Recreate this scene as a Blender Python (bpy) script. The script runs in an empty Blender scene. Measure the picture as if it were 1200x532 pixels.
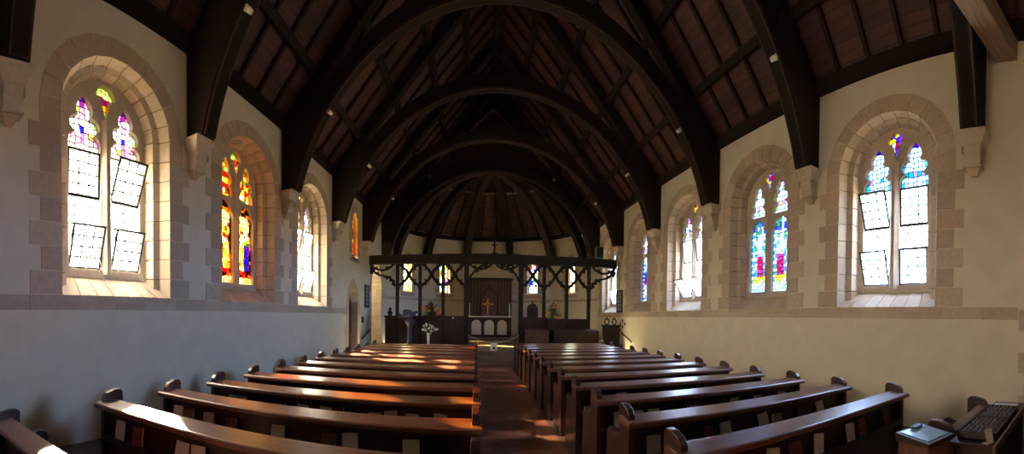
import bpy, bmesh, math, random
from mathutils import Vector, Matrix
R = math.radians
rnd = random.Random(7)
SC = bpy.context.scene
COL = SC.collection
# ---------------------------------------------------------------- layout (metres): X right, Y towards the altar, Z up
XL, XR, CX = -4.30, 5.60, 0.66          # inner faces of the side walls, centre line
EYE = 1.65
WT = 0.55                               # wall thickness
EAVE = 5.95
YW = -3.0                               # west wall
YA = 17.1                               # where the apse starts
TRUSS = [1.6 + 3.13 * k for k in range(5)]
PITCH = R(50)
CHF, SAF = 0.45, 0.70                   # chancel and sanctuary floor levels

# ---------------------------------------------------------------- materials
def newmat(name):
    m = bpy.data.materials.new(name); m.use_nodes = True
    nt = m.node_tree; b = nt.nodes['Principled BSDF']
    return m, nt, b

def simple(name, col, rough=.6, metal=0, var=0.0, scale=8, bump=0.0, spec=.5, stretch=None):
    m, nt, b = newmat(name)
    b.inputs['Base Color'].default_value = (*col, 1); b.inputs['Roughness'].default_value = rough
    b.inputs['Metallic'].default_value = metal
    b.inputs['Specular IOR Level'].default_value = spec
    if var or bump:
        tc = nt.nodes.new('ShaderNodeTexCoord'); n = nt.nodes.new('ShaderNodeTexNoise')
        n.inputs['Scale'].default_value = scale; n.inputs['Detail'].default_value = 5
        src = tc.outputs['Object']
        if stretch:
            mp = nt.nodes.new('ShaderNodeMapping'); mp.inputs['Scale'].default_value = stretch
            nt.links.new(src, mp.inputs['Vector']); src = mp.outputs['Vector']
        nt.links.new(src, n.inputs['Vector'])
        if var:
            cr = nt.nodes.new('ShaderNodeValToRGB')
            cr.color_ramp.elements[0].position = .3; cr.color_ramp.elements[1].position = .7
            cr.color_ramp.elements[0].color = (*[c * (1 - var) for c in col], 1)
            cr.color_ramp.elements[1].color = (*[min(1, c * (1 + var)) for c in col], 1)
            nt.links.new(n.outputs['Fac'], cr.inputs['Fac']); nt.links.new(cr.outputs['Color'], b.inputs['Base Color'])
        if bump:
            bp = nt.nodes.new('ShaderNodeBump'); bp.inputs['Strength'].default_value = bump; bp.inputs['Distance'].default_value = .02
            nt.links.new(n.outputs['Fac'], bp.inputs['Height']); nt.links.new(bp.outputs['Normal'], b.inputs['Normal'])
    return m

def stone_mat(name, col, var=.16):
    """squared blocks: every block of a mesh gets its own tone"""
    m, nt, b = newmat(name)
    b.inputs['Roughness'].default_value = .85
    g = nt.nodes.new('ShaderNodeNewGeometry')
    cr = nt.nodes.new('ShaderNodeValToRGB'); cr.color_ramp.interpolation = 'LINEAR'
    cr.color_ramp.elements[0].color = (*[c * (1 - var) for c in col], 1)
    cr.color_ramp.elements[1].color = (*[c * (1 + var * .6) for c in col], 1)
    e = cr.color_ramp.elements.new(.55); e.color = (col[0] * 1.03, col[1] * .96, col[2] * .88, 1)
    nt.links.new(g.outputs['Random Per Island'], cr.inputs['Fac'])
    tc = nt.nodes.new('ShaderNodeTexCoord'); n = nt.nodes.new('ShaderNodeTexNoise'); n.inputs['Scale'].default_value = 14; n.inputs['Detail'].default_value = 6
    nt.links.new(tc.outputs['Object'], n.inputs['Vector'])
    mx = nt.nodes.new('ShaderNodeMix'); mx.data_type = 'RGBA'; mx.blend_type = 'MULTIPLY'; mx.inputs['Factor'].default_value = .35
    nt.links.new(cr.outputs['Color'], mx.inputs['A']); nt.links.new(n.outputs['Fac'], mx.inputs['B'])
    nt.links.new(mx.outputs['Result'], b.inputs['Base Color'])
    bp = nt.nodes.new('ShaderNodeBump'); bp.inputs['Strength'].default_value = .3; bp.inputs['Distance'].default_value = .01
    nt.links.new(n.outputs['Fac'], bp.inputs['Height']); nt.links.new(bp.outputs['Normal'], b.inputs['Normal'])
    return m

def wood_mat(name, col, rough=.4, coat=0.0, grain=(1, 14, 14), var=.35, bump=.1, spec=.5):
    m, nt, b = newmat(name); b.inputs['Specular IOR Level'].default_value = spec
    b.inputs['Roughness'].default_value = rough
    b.inputs['Coat Weight'].default_value = coat; b.inputs['Coat Roughness'].default_value = .22
    tc = nt.nodes.new('ShaderNodeTexCoord'); mp = nt.nodes.new('ShaderNodeMapping'); mp.inputs['Scale'].default_value = grain
    n = nt.nodes.new('ShaderNodeTexNoise'); n.inputs['Scale'].default_value = 2.5; n.inputs['Detail'].default_value = 7; n.inputs['Roughness'].default_value = .65
    nt.links.new(tc.outputs['Object'], mp.inputs['Vector']); nt.links.new(mp.outputs['Vector'], n.inputs['Vector'])
    cr = nt.nodes.new('ShaderNodeValToRGB')
    cr.color_ramp.elements[0].position = .32; cr.color_ramp.elements[1].position = .68
    cr.color_ramp.elements[0].color = (*[c * (1 - var) for c in col], 1)
    cr.color_ramp.elements[1].color = (*[c * (1 + var) for c in col], 1)
    nt.links.new(n.outputs['Fac'], cr.inputs['Fac'])
    oi = nt.nodes.new('ShaderNodeObjectInfo'); mr = nt.nodes.new('ShaderNodeMapRange')
    mr.inputs['To Min'].default_value = .8; mr.inputs['To Max'].default_value = 1.15
    nt.links.new(oi.outputs['Random'], mr.inputs['Value'])
    mx = nt.nodes.new('ShaderNodeMix'); mx.data_type = 'RGBA'; mx.blend_type = 'MULTIPLY'; mx.inputs['Factor'].default_value = 1
    nt.links.new(cr.outputs['Color'], mx.inputs['A']); nt.links.new(mr.outputs['Result'], mx.inputs['B'])
    nt.links.new(mx.outputs['Result'], b.inputs['Base Color'])
    rr = nt.nodes.new('ShaderNodeMapRange'); rr.inputs['To Min'].default_value = rough * .75; rr.inputs['To Max'].default_value = min(1, rough * 1.35)
    nt.links.new(n.outputs['Fac'], rr.inputs['Value']); nt.links.new(rr.outputs['Result'], b.inputs['Roughness'])
    bp = nt.nodes.new('ShaderNodeBump'); bp.inputs['Strength'].default_value = bump; bp.inputs['Distance'].default_value = .01
    nt.links.new(n.outputs['Fac'], bp.inputs['Height']); nt.links.new(bp.outputs['Normal'], b.inputs['Normal'])
    return m

def board_mat(name, col, axis=1, width=.15):
    """roof boarding: long boards with dark joints and uneven stain"""
    m, nt, b = newmat(name)
    b.inputs['Roughness'].default_value = .62
    tc = nt.nodes.new('ShaderNodeTexCoord'); sp = nt.nodes.new('ShaderNodeSeparateXYZ'); nt.links.new(tc.outputs['UV'], sp.inputs[0])
    d = nt.nodes.new('ShaderNodeMath'); d.operation = 'DIVIDE'; d.inputs[1].default_value = width; nt.links.new(sp.outputs[axis], d.inputs[0])
    fr = nt.nodes.new('ShaderNodeMath'); fr.operation = 'FRACT'; nt.links.new(d.outputs[0], fr.inputs[0])
    fl = nt.nodes.new('ShaderNodeMath'); fl.operation = 'FLOOR'; nt.links.new(d.outputs[0], fl.inputs[0])
    wn = nt.nodes.new('ShaderNodeTexWhiteNoise'); wn.noise_dimensions = '1D'; nt.links.new(fl.outputs[0], wn.inputs['W'])
    gt = nt.nodes.new('ShaderNodeMath'); gt.operation = 'GREATER_THAN'; gt.inputs[1].default_value = .06; nt.links.new(fr.outputs[0], gt.inputs[0])
    n = nt.nodes.new('ShaderNodeTexNoise'); n.inputs['Scale'].default_value = 1.3; n.inputs['Detail'].default_value = 8
    nt.links.new(tc.outputs['UV'], n.inputs['Vector'])
    cr = nt.nodes.new('ShaderNodeValToRGB'); cr.color_ramp.elements[0].position = .3; cr.color_ramp.elements[1].position = .72
    cr.color_ramp.elements[0].color = (*[c * .55 for c in col], 1); cr.color_ramp.elements[1].color = (*[c * 1.5 for c in col], 1)
    nt.links.new(n.outputs['Fac'], cr.inputs['Fac'])
    mr = nt.nodes.new('ShaderNodeMapRange'); mr.inputs['To Min'].default_value = .75; mr.inputs['To Max'].default_value = 1.2; nt.links.new(wn.outputs['Value'], mr.inputs['Value'])
    k = nt.nodes.new('ShaderNodeMath'); k.operation = 'MULTIPLY'; nt.links.new(mr.outputs['Result'], k.inputs[0]); nt.links.new(gt.outputs[0], k.inputs[1])
    mx = nt.nodes.new('ShaderNodeMix'); mx.data_type = 'RGBA'; mx.blend_type = 'MULTIPLY'; mx.inputs['Factor'].default_value = 1
    nt.links.new(cr.outputs['Color'], mx.inputs['A']); nt.links.new(k.outputs[0], mx.inputs['B'])
    nt.links.new(mx.outputs['Result'], b.inputs['Base Color'])
    return m

def glass_mat(name, lead=.06, glow=.10):
    """leaded glass: each quarry keeps its colour in the attribute 'tint', its UV square gives the lead came round it"""
    m = bpy.data.materials.new(name); m.use_nodes = True; nt = m.node_tree; nt.nodes.clear()
    out = nt.nodes.new('ShaderNodeOutputMaterial')
    at = nt.nodes.new('ShaderNodeAttribute'); at.attribute_name = 'tint'
    tr = nt.nodes.new('ShaderNodeBsdfTransparent'); tl = nt.nodes.new('ShaderNodeBsdfTranslucent')
    nt.links.new(at.outputs['Color'], tr.inputs['Color']); nt.links.new(at.outputs['Color'], tl.inputs['Color'])
    ms = nt.nodes.new('ShaderNodeMixShader'); ms.inputs[0].default_value = glow
    nt.links.new(tr.outputs[0], ms.inputs[1]); nt.links.new(tl.outputs[0], ms.inputs[2])
    uv = nt.nodes.new('ShaderNodeTexCoord'); sp = nt.nodes.new('ShaderNodeSeparateXYZ'); nt.links.new(uv.outputs['UV'], sp.inputs[0])
    acc = None
    for ax in (0, 1):
        s = nt.nodes.new('ShaderNodeMath'); s.operation = 'SUBTRACT'; s.inputs[1].default_value = .5; nt.links.new(sp.outputs[ax], s.inputs[0])
        a = nt.nodes.new('ShaderNodeMath'); a.operation = 'ABSOLUTE'; nt.links.new(s.outputs[0], a.inputs[0])
        g = nt.nodes.new('ShaderNodeMath'); g.operation = 'GREATER_THAN'; g.inputs[1].default_value = .5 - lead; nt.links.new(a.outputs[0], g.inputs[0])
        if acc is None: acc = g
        else:
            mx = nt.nodes.new('ShaderNodeMath'); mx.operation = 'MAXIMUM'; nt.links.new(acc.outputs[0], mx.inputs[0]); nt.links.new(g.outputs[0], mx.inputs[1]); acc = mx
    df = nt.nodes.new('ShaderNodeBsdfDiffuse'); df.inputs['Color'].default_value = (.03, .03, .03, 1)
    m2 = nt.nodes.new('ShaderNodeMixShader'); nt.links.new(acc.outputs[0], m2.inputs[0])
    nt.links.new(ms.outputs[0], m2.inputs[1]); nt.links.new(df.outputs[0], m2.inputs[2])
    nt.links.new(m2.outputs[0], out.inputs['Surface'])
    return m

M = {}
M['plaster'] = simple('plaster', (.74, .68, .55), .9, var=.05, scale=3, bump=.15)
M['stone'] = stone_mat('stone', (.66, .55, .43))
M['stone_pale'] = stone_mat('stone_pale', (.68, .60, .49), .12)
M['mortar'] = simple('mortar', (.20, .16, .12), .95)
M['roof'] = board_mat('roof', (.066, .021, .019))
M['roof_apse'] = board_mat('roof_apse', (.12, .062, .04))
M['beam'] = wood_mat('beam', (.017, .0095, .0085), .75, grain=(3, 3, 3), bump=.2, spec=.2)
M['rafter'] = wood_mat('rafter', (.030, .015, .013), .75, grain=(3, 3, 3), bump=.2, spec=.2)
M['oldbeam'] = wood_mat('oldbeam', (.42, .31, .23), .6, grain=(1, 10, 10), bump=.2)
M['pew'] = wood_mat('pew', (.042, .014, .010), .32, .35, grain=(1, 16, 16))
M['rail'] = wood_mat('rail', (.150, .054, .027), .33, .5, grain=(1, 18, 18), var=.45)
M['screen'] = wood_mat('screen', (.020, .013, .010), .6, grain=(6, 6, 2), spec=.3)
M['darkwood'] = wood_mat('darkwood', (.040, .019, .013), .5, .05, grain=(8, 8, 1), spec=.3)
M['redwood'] = wood_mat('redwood', (.12, .05, .03), .4, .2, grain=(8, 8, 1))
M['black'] = simple('black', (.012, .012, .012), .5)
M['iron'] = simple('iron', (.03, .03, .03), .5, .4)
M['white'] = simple('white', (.8, .78, .74), .6)
M['cloth'] = simple('cloth', (.8, .76, .70), .9, var=.05, scale=20)
M['gold'] = simple('gold', (.75, .48, .14), .35, .9)
M['brass'] = simple('brass', (.085, .08, .12), .45, .3)
M['paper'] = simple('paper', (.72, .69, .62), .8, var=.08, scale=30)
M['greyboard'] = simple('greyboard', (.20, .23, .27), .6)
M['cord'] = simple('cord', (.75, .7, .58), .8)
M['carpet'] = simple('carpet', (.36, .14, .09), .5, var=.35, scale=5, bump=.1, stretch=(1, 3, 1))
M['leaf'] = simple('leaf', (.05, .11, .03), .6, var=.4, scale=30)
M['redbrown'] = simple('redbrown', (.25, .05, .04), .7)
GL = {'clear': glass_mat('glass_clear', .085, .30), 'stained': glass_mat('glass_stained', .085, .12)}

# floor tiles
def floor_mat(name, c1, c2, size, rough):
    m, nt, b = newmat(name)
    tc = nt.nodes.new('ShaderNodeTexCoord'); br = nt.nodes.new('ShaderNodeTexBrick'); br.offset = 0
    br.inputs['Scale'].default_value = 1; br.inputs['Brick Width'].default_value = size; br.inputs['Row Height'].default_value = size
    br.inputs['Mortar Size'].default_value = .006; br.inputs['Color1'].default_value = (*c1, 1); br.inputs['Color2'].default_value = (*c2, 1)
    br.inputs['Mortar'].default_value = (c1[0] * .4, c1[1] * .4, c1[2] * .4, 1)
    nt.links.new(tc.outputs['Object'], br.inputs['Vector'])
    n = nt.nodes.new('ShaderNodeTexNoise'); n.inputs['Scale'].default_value = 3; n.inputs['Detail'].default_value = 6; nt.links.new(tc.outputs['Object'], n.inputs['Vector'])
    mx = nt.nodes.new('ShaderNodeMix'); mx.data_type = 'RGBA'; mx.blend_type = 'MULTIPLY'; mx.inputs['Factor'].default_value = .6
    nt.links.new(br.outputs['Color'], mx.inputs['A']); nt.links.new(n.outputs['Fac'], mx.inputs['B']); nt.links.new(mx.outputs['Result'], b.inputs['Base Color'])
    b.inputs['Roughness'].default_value = rough
    return m
M['tiles'] = floor_mat('tiles', (.20, .14, .10), (.16, .11, .085), .15, .4)

# ---------------------------------------------------------------- mesh helpers
class MB:
    def __init__(s): s.bm = bmesh.new(); s.mi = 0
    def face(s, pts, mi=None):
        f = s.bm.faces.new([s.bm.verts.new(p) for p in pts]); f.material_index = s.mi if mi is None else mi; return f
    def hexa(s, a, b):
        """two quads a (4 pts) and b (4 pts), matching order -> closed block"""
        va = [s.bm.verts.new(p) for p in a]; vb = [s.bm.verts.new(p) for p in b]; n = len(a)
        fs = [s.bm.faces.new(va), s.bm.faces.new(vb[::-1])]
        for i in range(n): fs.append(s.bm.faces.new((va[i], vb[i], vb[(i + 1) % n], va[(i + 1) % n])))
        for f in fs: f.material_index = s.mi
        return s
    def box(s, x0, x1, y0, y1, z0, z1):
        return s.hexa([(x0, y0, z0), (x1, y0, z0), (x1, y1, z0), (x0, y1, z0)], [(x0, y0, z1), (x1, y0, z1), (x1, y1, z1), (x0, y1, z1)])
    def prism(s, poly, f0, f1):
        """poly of 2D points; f0/f1 map a 2D point to 3D for the two ends"""
        return s.hexa([f0(p) for p in poly], [f1(p) for p in poly])
    def bar(s, p, q, w, h=None, up=(0, 0, 1)):
        p, q = Vector(p), Vector(q); h = h or w; d = (q - p).normalized(); u = Vector(up)
        if abs(d.dot(u)) > .98: u = Vector((0, 1, 0))
        a = d.cross(u).normalized() * w / 2; b = a.cross(d).normalized() * h / 2
        c = [a + b, -a + b, -a - b, a - b]
        return s.hexa([p + k for k in c], [q + k for k in c])
    def tube(s, pts, r, n=8, cap=True):
        pts = [Vector(p) for p in pts]; rings = []
        rs = r if isinstance(r, (list, tuple)) else [r] * len(pts)
        for i, p in enumerate(pts):
            d = (pts[min(i + 1, len(pts) - 1)] - pts[max(i - 1, 0)]).normalized()
            u = Vector((0, 0, 1)) if abs(d.z) < .9 else Vector((1, 0, 0))
            a = d.cross(u).normalized(); b = a.cross(d)
            rings.append([s.bm.verts.new(p + (a * math.cos(t) + b * math.sin(t)) * rs[i]) for t in [2 * math.pi * k / n for k in range(n)]])
        for A, B in zip(rings, rings[1:]):
            for k in range(n):
                f = s.bm.faces.new((A[k], A[(k + 1) % n], B[(k + 1) % n], B[k])); f.material_index = s.mi; f.smooth = True
        if cap:
            for A in (rings[0][::-1], rings[-1]): s.bm.faces.new(A).material_index = s.mi
        return s
    def lathe(s, prof, c=(0, 0, 0), n=16):
        return s.tube([(c[0], c[1], c[2] + z) for r, z in prof], [max(r, .0005) for r, z in prof], n) if False else s._lathe(prof, c, n)
    def _lathe(s, prof, c, n):
        rings = [[s.bm.verts.new((c[0] + max(r, .0008) * math.cos(2 * math.pi * k / n), c[1] + max(r, .0008) * math.sin(2 * math.pi * k / n), c[2] + z)) for k in range(n)] for r, z in prof]
        for A, B in zip(rings, rings[1:]):
            for k in range(n):
                f = s.bm.faces.new((A[k], A[(k + 1) % n], B[(k + 1) % n], B[k])); f.material_index = s.mi; f.smooth = True
        s.bm.faces.new(rings[0][::-1]).material_index = s.mi; s.bm.faces.new(rings[-1]).material_index = s.mi
        return s
    def blob(s, c, r, seg=8):
        c = Vector(c); r = r if isinstance(r, (tuple, list)) else (r, r, r)
        res = bmesh.ops.create_icosphere(s.bm, subdivisions=1 if seg < 8 else 2, radius=1)
        for v in res['verts']: v.co = Vector((v.co.x * r[0], v.co.y * r[1], v.co.z * r[2])) + c
        fs = {f for v in res['verts'] for f in v.link_faces}
        for f in fs: f.material_index = s.mi; f.smooth = True
        return s
    def build(s, name, mats, parent=None, bevel=0.0):
        bmesh.ops.recalc_face_normals(s.bm, faces=s.bm.faces)
        me = bpy.data.meshes.new(name); s.bm.to_mesh(me); s.bm.free()
        for m in (mats if isinstance(mats, (list, tuple)) else [mats]): me.materials.append(m)
        o = bpy.data.objects.new(name, me); COL.objects.link(o)
        if parent: o.parent = parent
        if bevel:
            b = o.modifiers.new('edge', 'BEVEL'); b.width = bevel; b.segments = 2; b.limit_method = 'ANGLE'; b.harden_normals = False
        return o

def flat_mesh(loops, depth, fn):
    """2D outlines (first the outer one, the rest holes), thickened by depth; fn maps (a, b, c) to 3D"""
    cu = bpy.data.curves.new('tmp', 'CURVE'); cu.dimensions = '2D'; cu.fill_mode = 'BOTH'; cu.extrude = depth / 2
    for lp in loops:
        sp = cu.splines.new('POLY'); sp.points.add(len(lp) - 1); sp.use_cyclic_u = True
        for p, q in zip(sp.points, lp): p.co = (q[0], q[1], 0, 1)
    ob = bpy.data.objects.new('tmp', cu); COL.objects.link(ob)
    me = bpy.data.meshes.new_from_object(ob, depsgraph=bpy.context.evaluated_depsgraph_get())
    bpy.data.objects.remove(ob); bpy.data.curves.remove(cu)
    for v in me.vertices: v.co = fn(*v.co)
    me.materials.clear()
    for p in me.polygons: p.use_smooth = False
    return me

def add_me(name, me, mats, parent=None):
    me.name = name
    for m in (mats if isinstance(mats, (list, tuple)) else [mats]): me.materials.append(m)
    bm = bmesh.new(); bm.from_mesh(me); bmesh.ops.remove_doubles(bm, verts=bm.verts, dist=1e-5); bmesh.ops.recalc_face_normals(bm, faces=bm.faces); bm.to_mesh(me); bm.free()
    o = bpy.data.objects.new(name, me); COL.objects.link(o)
    if parent: o.parent = parent
    return o

def empty(name, loc=(0, 0, 0), rz=0, parent=None):
    o = bpy.data.objects.new(name, None); COL.objects.link(o); o.location = loc; o.rotation_euler = (0, 0, rz); o.empty_display_size = .1
    if parent: o.parent = parent
    return o

def tag(o, label=None, cat=None, group=None, kind=None):
    if label: o['label'] = label
    if cat: o['category'] = cat
    if group: o['group'] = group
    if kind: o['kind'] = kind
    return o

def dup(o, parent=None):
    c = o.copy(); COL.objects.link(c); c.parent = parent
    for ch in KIDS.get(o.name, []): dup(ch, c)
    return c
KIDS = {}
def index_kids(o):
    KIDS.clear()
    for x in COL.objects:
        if x.parent: KIDS.setdefault(x.parent.name, []).append(x)

def struct(o): o['kind'] = 'structure'; return o
NUM = ['', 'first', 'second', 'third', 'fourth', 'fifth', 'sixth', 'seventh', 'eighth', 'ninth', 'tenth', 'eleventh', 'twelfth', 'thirteenth', 'fourteenth']

def arch(h, spring, rise, bottom, n=20, p=2.0):
    pts = [(-h, bottom), (h, bottom)]
    for i in range(n + 1):
        t = math.pi * i / n
        c, s = math.cos(t), math.sin(t)
        pts.append((h * math.copysign(abs(c) ** (2 / p), c), spring + rise * abs(s) ** (2 / p)))
    return pts
def pointed(h, spring, rise, bottom, n=10):
    """pointed arch with straight jambs"""
    c = (rise * rise - h * h) / (2 * h); Rr = h + c
    pts = [(-h, bottom), (h, bottom)]
    a1 = math.atan2(rise, c)
    for i in range(n + 1):
        a = a1 * i / n; pts.append((-c + Rr * math.cos(a), spring + Rr * math.sin(a)))
    for i in range(n - 1, -1, -1):
        a = a1 * i / n; pts.append((c - Rr * math.cos(a), spring + Rr * math.sin(a)))
    return pts

# ---------------------------------------------------------------- stained glass
WARM = (20, 21, 22, 25, 26, 27, 41); WHT = (1, 1, 1); DK = (.03, .02, .02)
def pane(name, u0, u1, z0, z1, nc, nr, colf, fn, mat, parent, jitter=0.0, seed=1):
    """a sheet of quarries; each quarry has its own tint"""
    rr = random.Random(seed); me = bpy.data.meshes.new(name); vs, fs, cols = [], [], []
    P = [[(u0 + (u1 - u0) * i / nc + (rr.uniform(-1, 1) * jitter * (u1 - u0) / nc if 0 < i < nc else 0),
           z0 + (z1 - z0) * j / nr + (rr.uniform(-1, 1) * jitter * (z1 - z0) / nr if 0 < j < nr else 0)) for i in range(nc + 1)] for j in range(nr + 1)]
    for j in range(nr):
        for i in range(nc):
            b = len(vs)
            for (a, c) in ((i, j), (i + 1, j), (i + 1, j + 1), (i, j + 1)): vs.append(fn(P[c][a][0], P[c][a][1]))
            fs.append((b, b + 1, b + 2, b + 3)); cols.append(colf((i + .5) / nc, (j + .5) / nr, i, j, rr))
    me.from_pydata(vs, [], fs)
    at = me.color_attributes.new('tint', 'FLOAT_COLOR', 'CORNER'); uv = me.uv_layers.new(name='UVMap')
    for k in range(len(fs)):
        for q in range(4):
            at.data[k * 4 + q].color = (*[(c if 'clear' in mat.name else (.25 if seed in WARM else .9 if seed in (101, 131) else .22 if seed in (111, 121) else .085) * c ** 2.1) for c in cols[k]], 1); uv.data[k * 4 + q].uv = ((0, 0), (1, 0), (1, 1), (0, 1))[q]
    me.materials.append(mat)
    o = bpy.data.objects.new(name, me); COL.objects.link(o); o.parent = parent
    return o

def pick(rr, pal): return pal[int(rr.random() * len(pal)) % len(pal)]
def c_clear(u, v, i, j, rr):
    k = rr.uniform(.86, 1); return (k, k, k * .97)
def c_crown(u, v, i, j, rr):
    x = abs(u - .5) * 2
    if v < .14: return (.95, .95, .93)
    if x < .16:
        return [(.85, .55, .85), (.8, .4, .75), (.8, .4, .75), (.1, .1, .85), (.95, .95, .95), (.95, .95, .95), (.85, .5, .8), (.85, .5, .8), (.4, .1, .45), (.2, .06, .4)][min(9, int(v * 10))]
    if .2 < v < .36: return pick(rr, [(.9, .8, .25), (.95, .95, .9), (.95, .95, .9), (.85, .5, .8)])
    if .36 < v < .62: return (.95, .95, .95) if x < .6 else pick(rr, [(.35, .55, .12), (.6, .75, .3), (.2, .6, .7), (.9, .92, .85)])
    if v > .85: return pick(rr, [(.3, .06, .45), (.45, .1, .4), (.15, .5, .65)])
    return pick(rr, [(.5, .68, .25), (.92, .92, .9), (.92, .92, .9), (.9, .9, .9), (.8, .5, .75)])
def c_crown_blue(u, v, i, j, rr):
    x = abs(u - .5) * 2
    if v > .85: return pick(rr, [(.25, .02, .7), (.12, .02, .6)])
    if x > .7: return pick(rr, [(.15, .65, .8), (.3, .8, .75), (.7, .9, .95)])
    if .25 < v < .38: return pick(rr, [(.1, .6, .7), (.8, .5, .8), (.95, .95, 1)])
    return (.93, .96, 1)
def c_amber_small(u, v, i, j, rr):
    x = abs(u - .5) * 2
    if x > .72: return pick(rr, [(.25, .08, .02), (.10, .03, .01), (.6, .3, .06)])
    return pick(rr, [(.97, .68, .18), (.9, .5, .08), (.35, .10, .02), (.97, .85, .45), (.1, .3, .1), (.5, .03, .02)])
def amber_fig(flip):
    def f(u, v, i, j, rr):
        if flip: u = 1 - u
        x = abs(u - .5) * 2
        if v < .09: return pick(rr, [(.75, .62, .3), (.55, .4, .15), (.85, .7, .4)])
        if x > .74: return pick(rr, [(.04, .015, .01), (.16, .05, .015), (.5, .24, .05)])
        if v > .86: return pick(rr, [(.12, .04, .01), (.6, .22, .03), (.05, .02, .01)])
        if .72 < v <= .86 and x < .5: return pick(rr, [(.95, .75, .35), (.97, .72, .28)])
        if v < .2: return pick(rr, [(.65, .03, .02), (.05, .02, .01), (.8, .1, .03)])
        if v < .5: 
            if u < .45: return pick(rr, [(.04, .04, .55), (.25, .03, .3), (.05, .05, .35)] if flip else [(.04, .02, .01), (.1, .04, .01)])
            return pick(rr, [(.93, .55, .12), (.75, .32, .05), (.97, .72, .28)])
        if .45 < v < .56 and u < .4: return (.02, .3, .12)
        return pick(rr, [(.97, .70, .2), (.88, .48, .08), (.98, .88, .6), (.3, .1, .02)])
    return f
def c_red_lancet(u, v, i, j, rr):
    x = abs(u - .5) * 2
    if x > .75: return pick(rr, [(.35, .03, .02), (.6, .12, .02), (.15, .03, .02)])
    if .62 < v < .78: return pick(rr, [(.95, .8, .2), (.15, .5, .15), (.95, .6, .1)])
    if .4 < v < .62: return pick(rr, [(.08, .3, .08), (.15, .2, .05), (.5, .1, .02)])
    return pick(rr, [(.93, .4, .08), (.97, .68, .15), (.6, .04, .02), (.9, .75, .2)])
def blue_fig(flip):
    def f(u, v, i, j, rr):
        if flip: u = 1 - u
        x = abs(u - .5) * 2
        if v < .13: return (.92, .95, 1) if i % 2 else pick(rr, [(.6, .82, .95), (.92, .95, 1)])
        if x > .8: return (.25, .65, .85) if j % 2 else (.92, .95, 1)
        if .13 <= v < .25: return pick(rr, [(.97, .82, .2), (.95, .78, .15), (.97, .9, .5)])
        if .25 <= v < .5 and abs(u - .42) < .15: return pick(rr, [(.75, .1, .25), (.8, .2, .5), (.85, .15, .2)])
        if v > .82: return pick(rr, [(.15, .2, .85), (.3, .35, .9), (.2, .55, .35), (.88, .93, 1)])
        if .5 <= v < .82 and x < .35: return (.97, .98, 1)
        return pick(rr, [(.35, .5, .95), (.95, .97, 1), (.92, .96, 1), (.95, .95, .98), (.25, .65, .7), (.9, .93, 1), (.3, .6, .3), (.95, .9, .75)])
    return f
def ladder_fig(warm):
    def f(u, v, i, j, rr):
        x = abs(u - .5) * 2
        if x > .62: return ((.08, .12, .8) if j % 2 else (.9, .94, 1)) if not warm else ((.8, .35, .05) if j % 3 else (.1, .4, .15))
        if .38 < v < .5: return pick(rr, [(.75, .03, .08), (.08, .05, .7)])
        if .5 <= v < .62: return pick(rr, [(.05, .08, .75), (.1, .45, .3), (.8, .5, .1)])
        return pick(rr, [(.85, .9, 1), (.92, .95, 1), (.4, .55, .95), (.85, .9, .95)])
    return f
def c_apse(u, v, i, j, rr):
    if v < .2: return (.95, .95, .85)
    return pick(rr, [(.9, .9, .85), (.75, .05, .05), (.05, .08, .8), (.95, .8, .3), (.9, .9, .9), (.15, .5, .15), (.9, .9, .85)])
def c_apse_gold(u, v, i, j, rr): return pick(rr, [(1, .95, .75), (1, .9, .5), (.95, .85, .4), (1, 1, .9), (.4, .5, .15)])
def c_eye(u, v, i, j, rr):
    return pick(rr, [(.35, .04, .25), (.55, .7, .3), (.85, .45, .05), (.3, .04, .2), (.8, .8, .4)])
def c_eye_blue(u, v, i, j, rr):
    return pick(rr, [(.3, .1, .7), (.7, .05, .1), (.95, .8, .1), (.85, .9, .95), (.4, .2, .7)])

def cusped(hw, b, s):
    """light with a cusped fleuron head: half outline mirrored"""
    half = [(hw, b), (hw, s), (hw * 1.0, s + .06), (hw * .96, s + .12), (hw * .80, s + .17), (hw * .58, s + .19), (hw * .72, s + .22), (hw * .90, s + .27), (hw * .93, s + .33), (hw * .82, s + .39), (hw * .62, s + .42), (hw * .38, s + .43),
            (hw * .50, s + .48), (hw * .52, s + .54), (hw * .44, s + .60), (hw * .26, s + .66), (0, s + .74)]
    return [(-x, z) for x, z in half[:-1]] + half[::-1]
def trefoil(hw, b, s):
    half = [(hw, b), (hw, s), (hw * .98, s + .08), (hw * .82, s + .13), (hw * .62, s + .14), (hw * .74, s + .19), (hw * .68, s + .26), (hw * .45, s + .32), (hw * .2, s + .35), (0, s + .36)]
    return [(-x, z) for x, z in half[:-1]] + half[::-1]
def dagger(cx, z0, z1, w):
    zm = z0 + (z1 - z0) * .62
    return [(cx, z0), (cx + w * .35, z0 + (zm - z0) * .6), (cx + w * .5, zm - .02), (cx + w, zm), (cx + w * .95, zm + .08), (cx + w * .5, z1 - .02), (cx, z1), (cx - w * .5, z1 - .02), (cx - w * .95, zm + .08), (cx - w, zm), (cx - w * .5, zm - .02), (cx - w * .35, z0 + (zm - z0) * .6)]

HA, SPR, RISE, SILL = .94, 4.35, .84, 1.93
PROF = [(0, -.012), (.07, .15), (.17, .19), (.20, .36)]        # inset of the opening against depth
windows = []
def ring_pts(inset, n):
    """points up one jamb, over the arch and down the other, for the given inset"""
    h = HA - inset; rise = RISE - inset * .55
    pts = [(h, 1.93 + (SPR - 1.93) * k / 8) for k in range(8)]
    for i in range(n + 1):
        t = math.pi * i / n; pts.append((h * math.cos(t), SPR + rise * math.sin(t)))
    pts += [(-h, 1.93 + (SPR - 1.93) * k / 8) for k in range(7, -1, -1)]
    return pts

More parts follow.
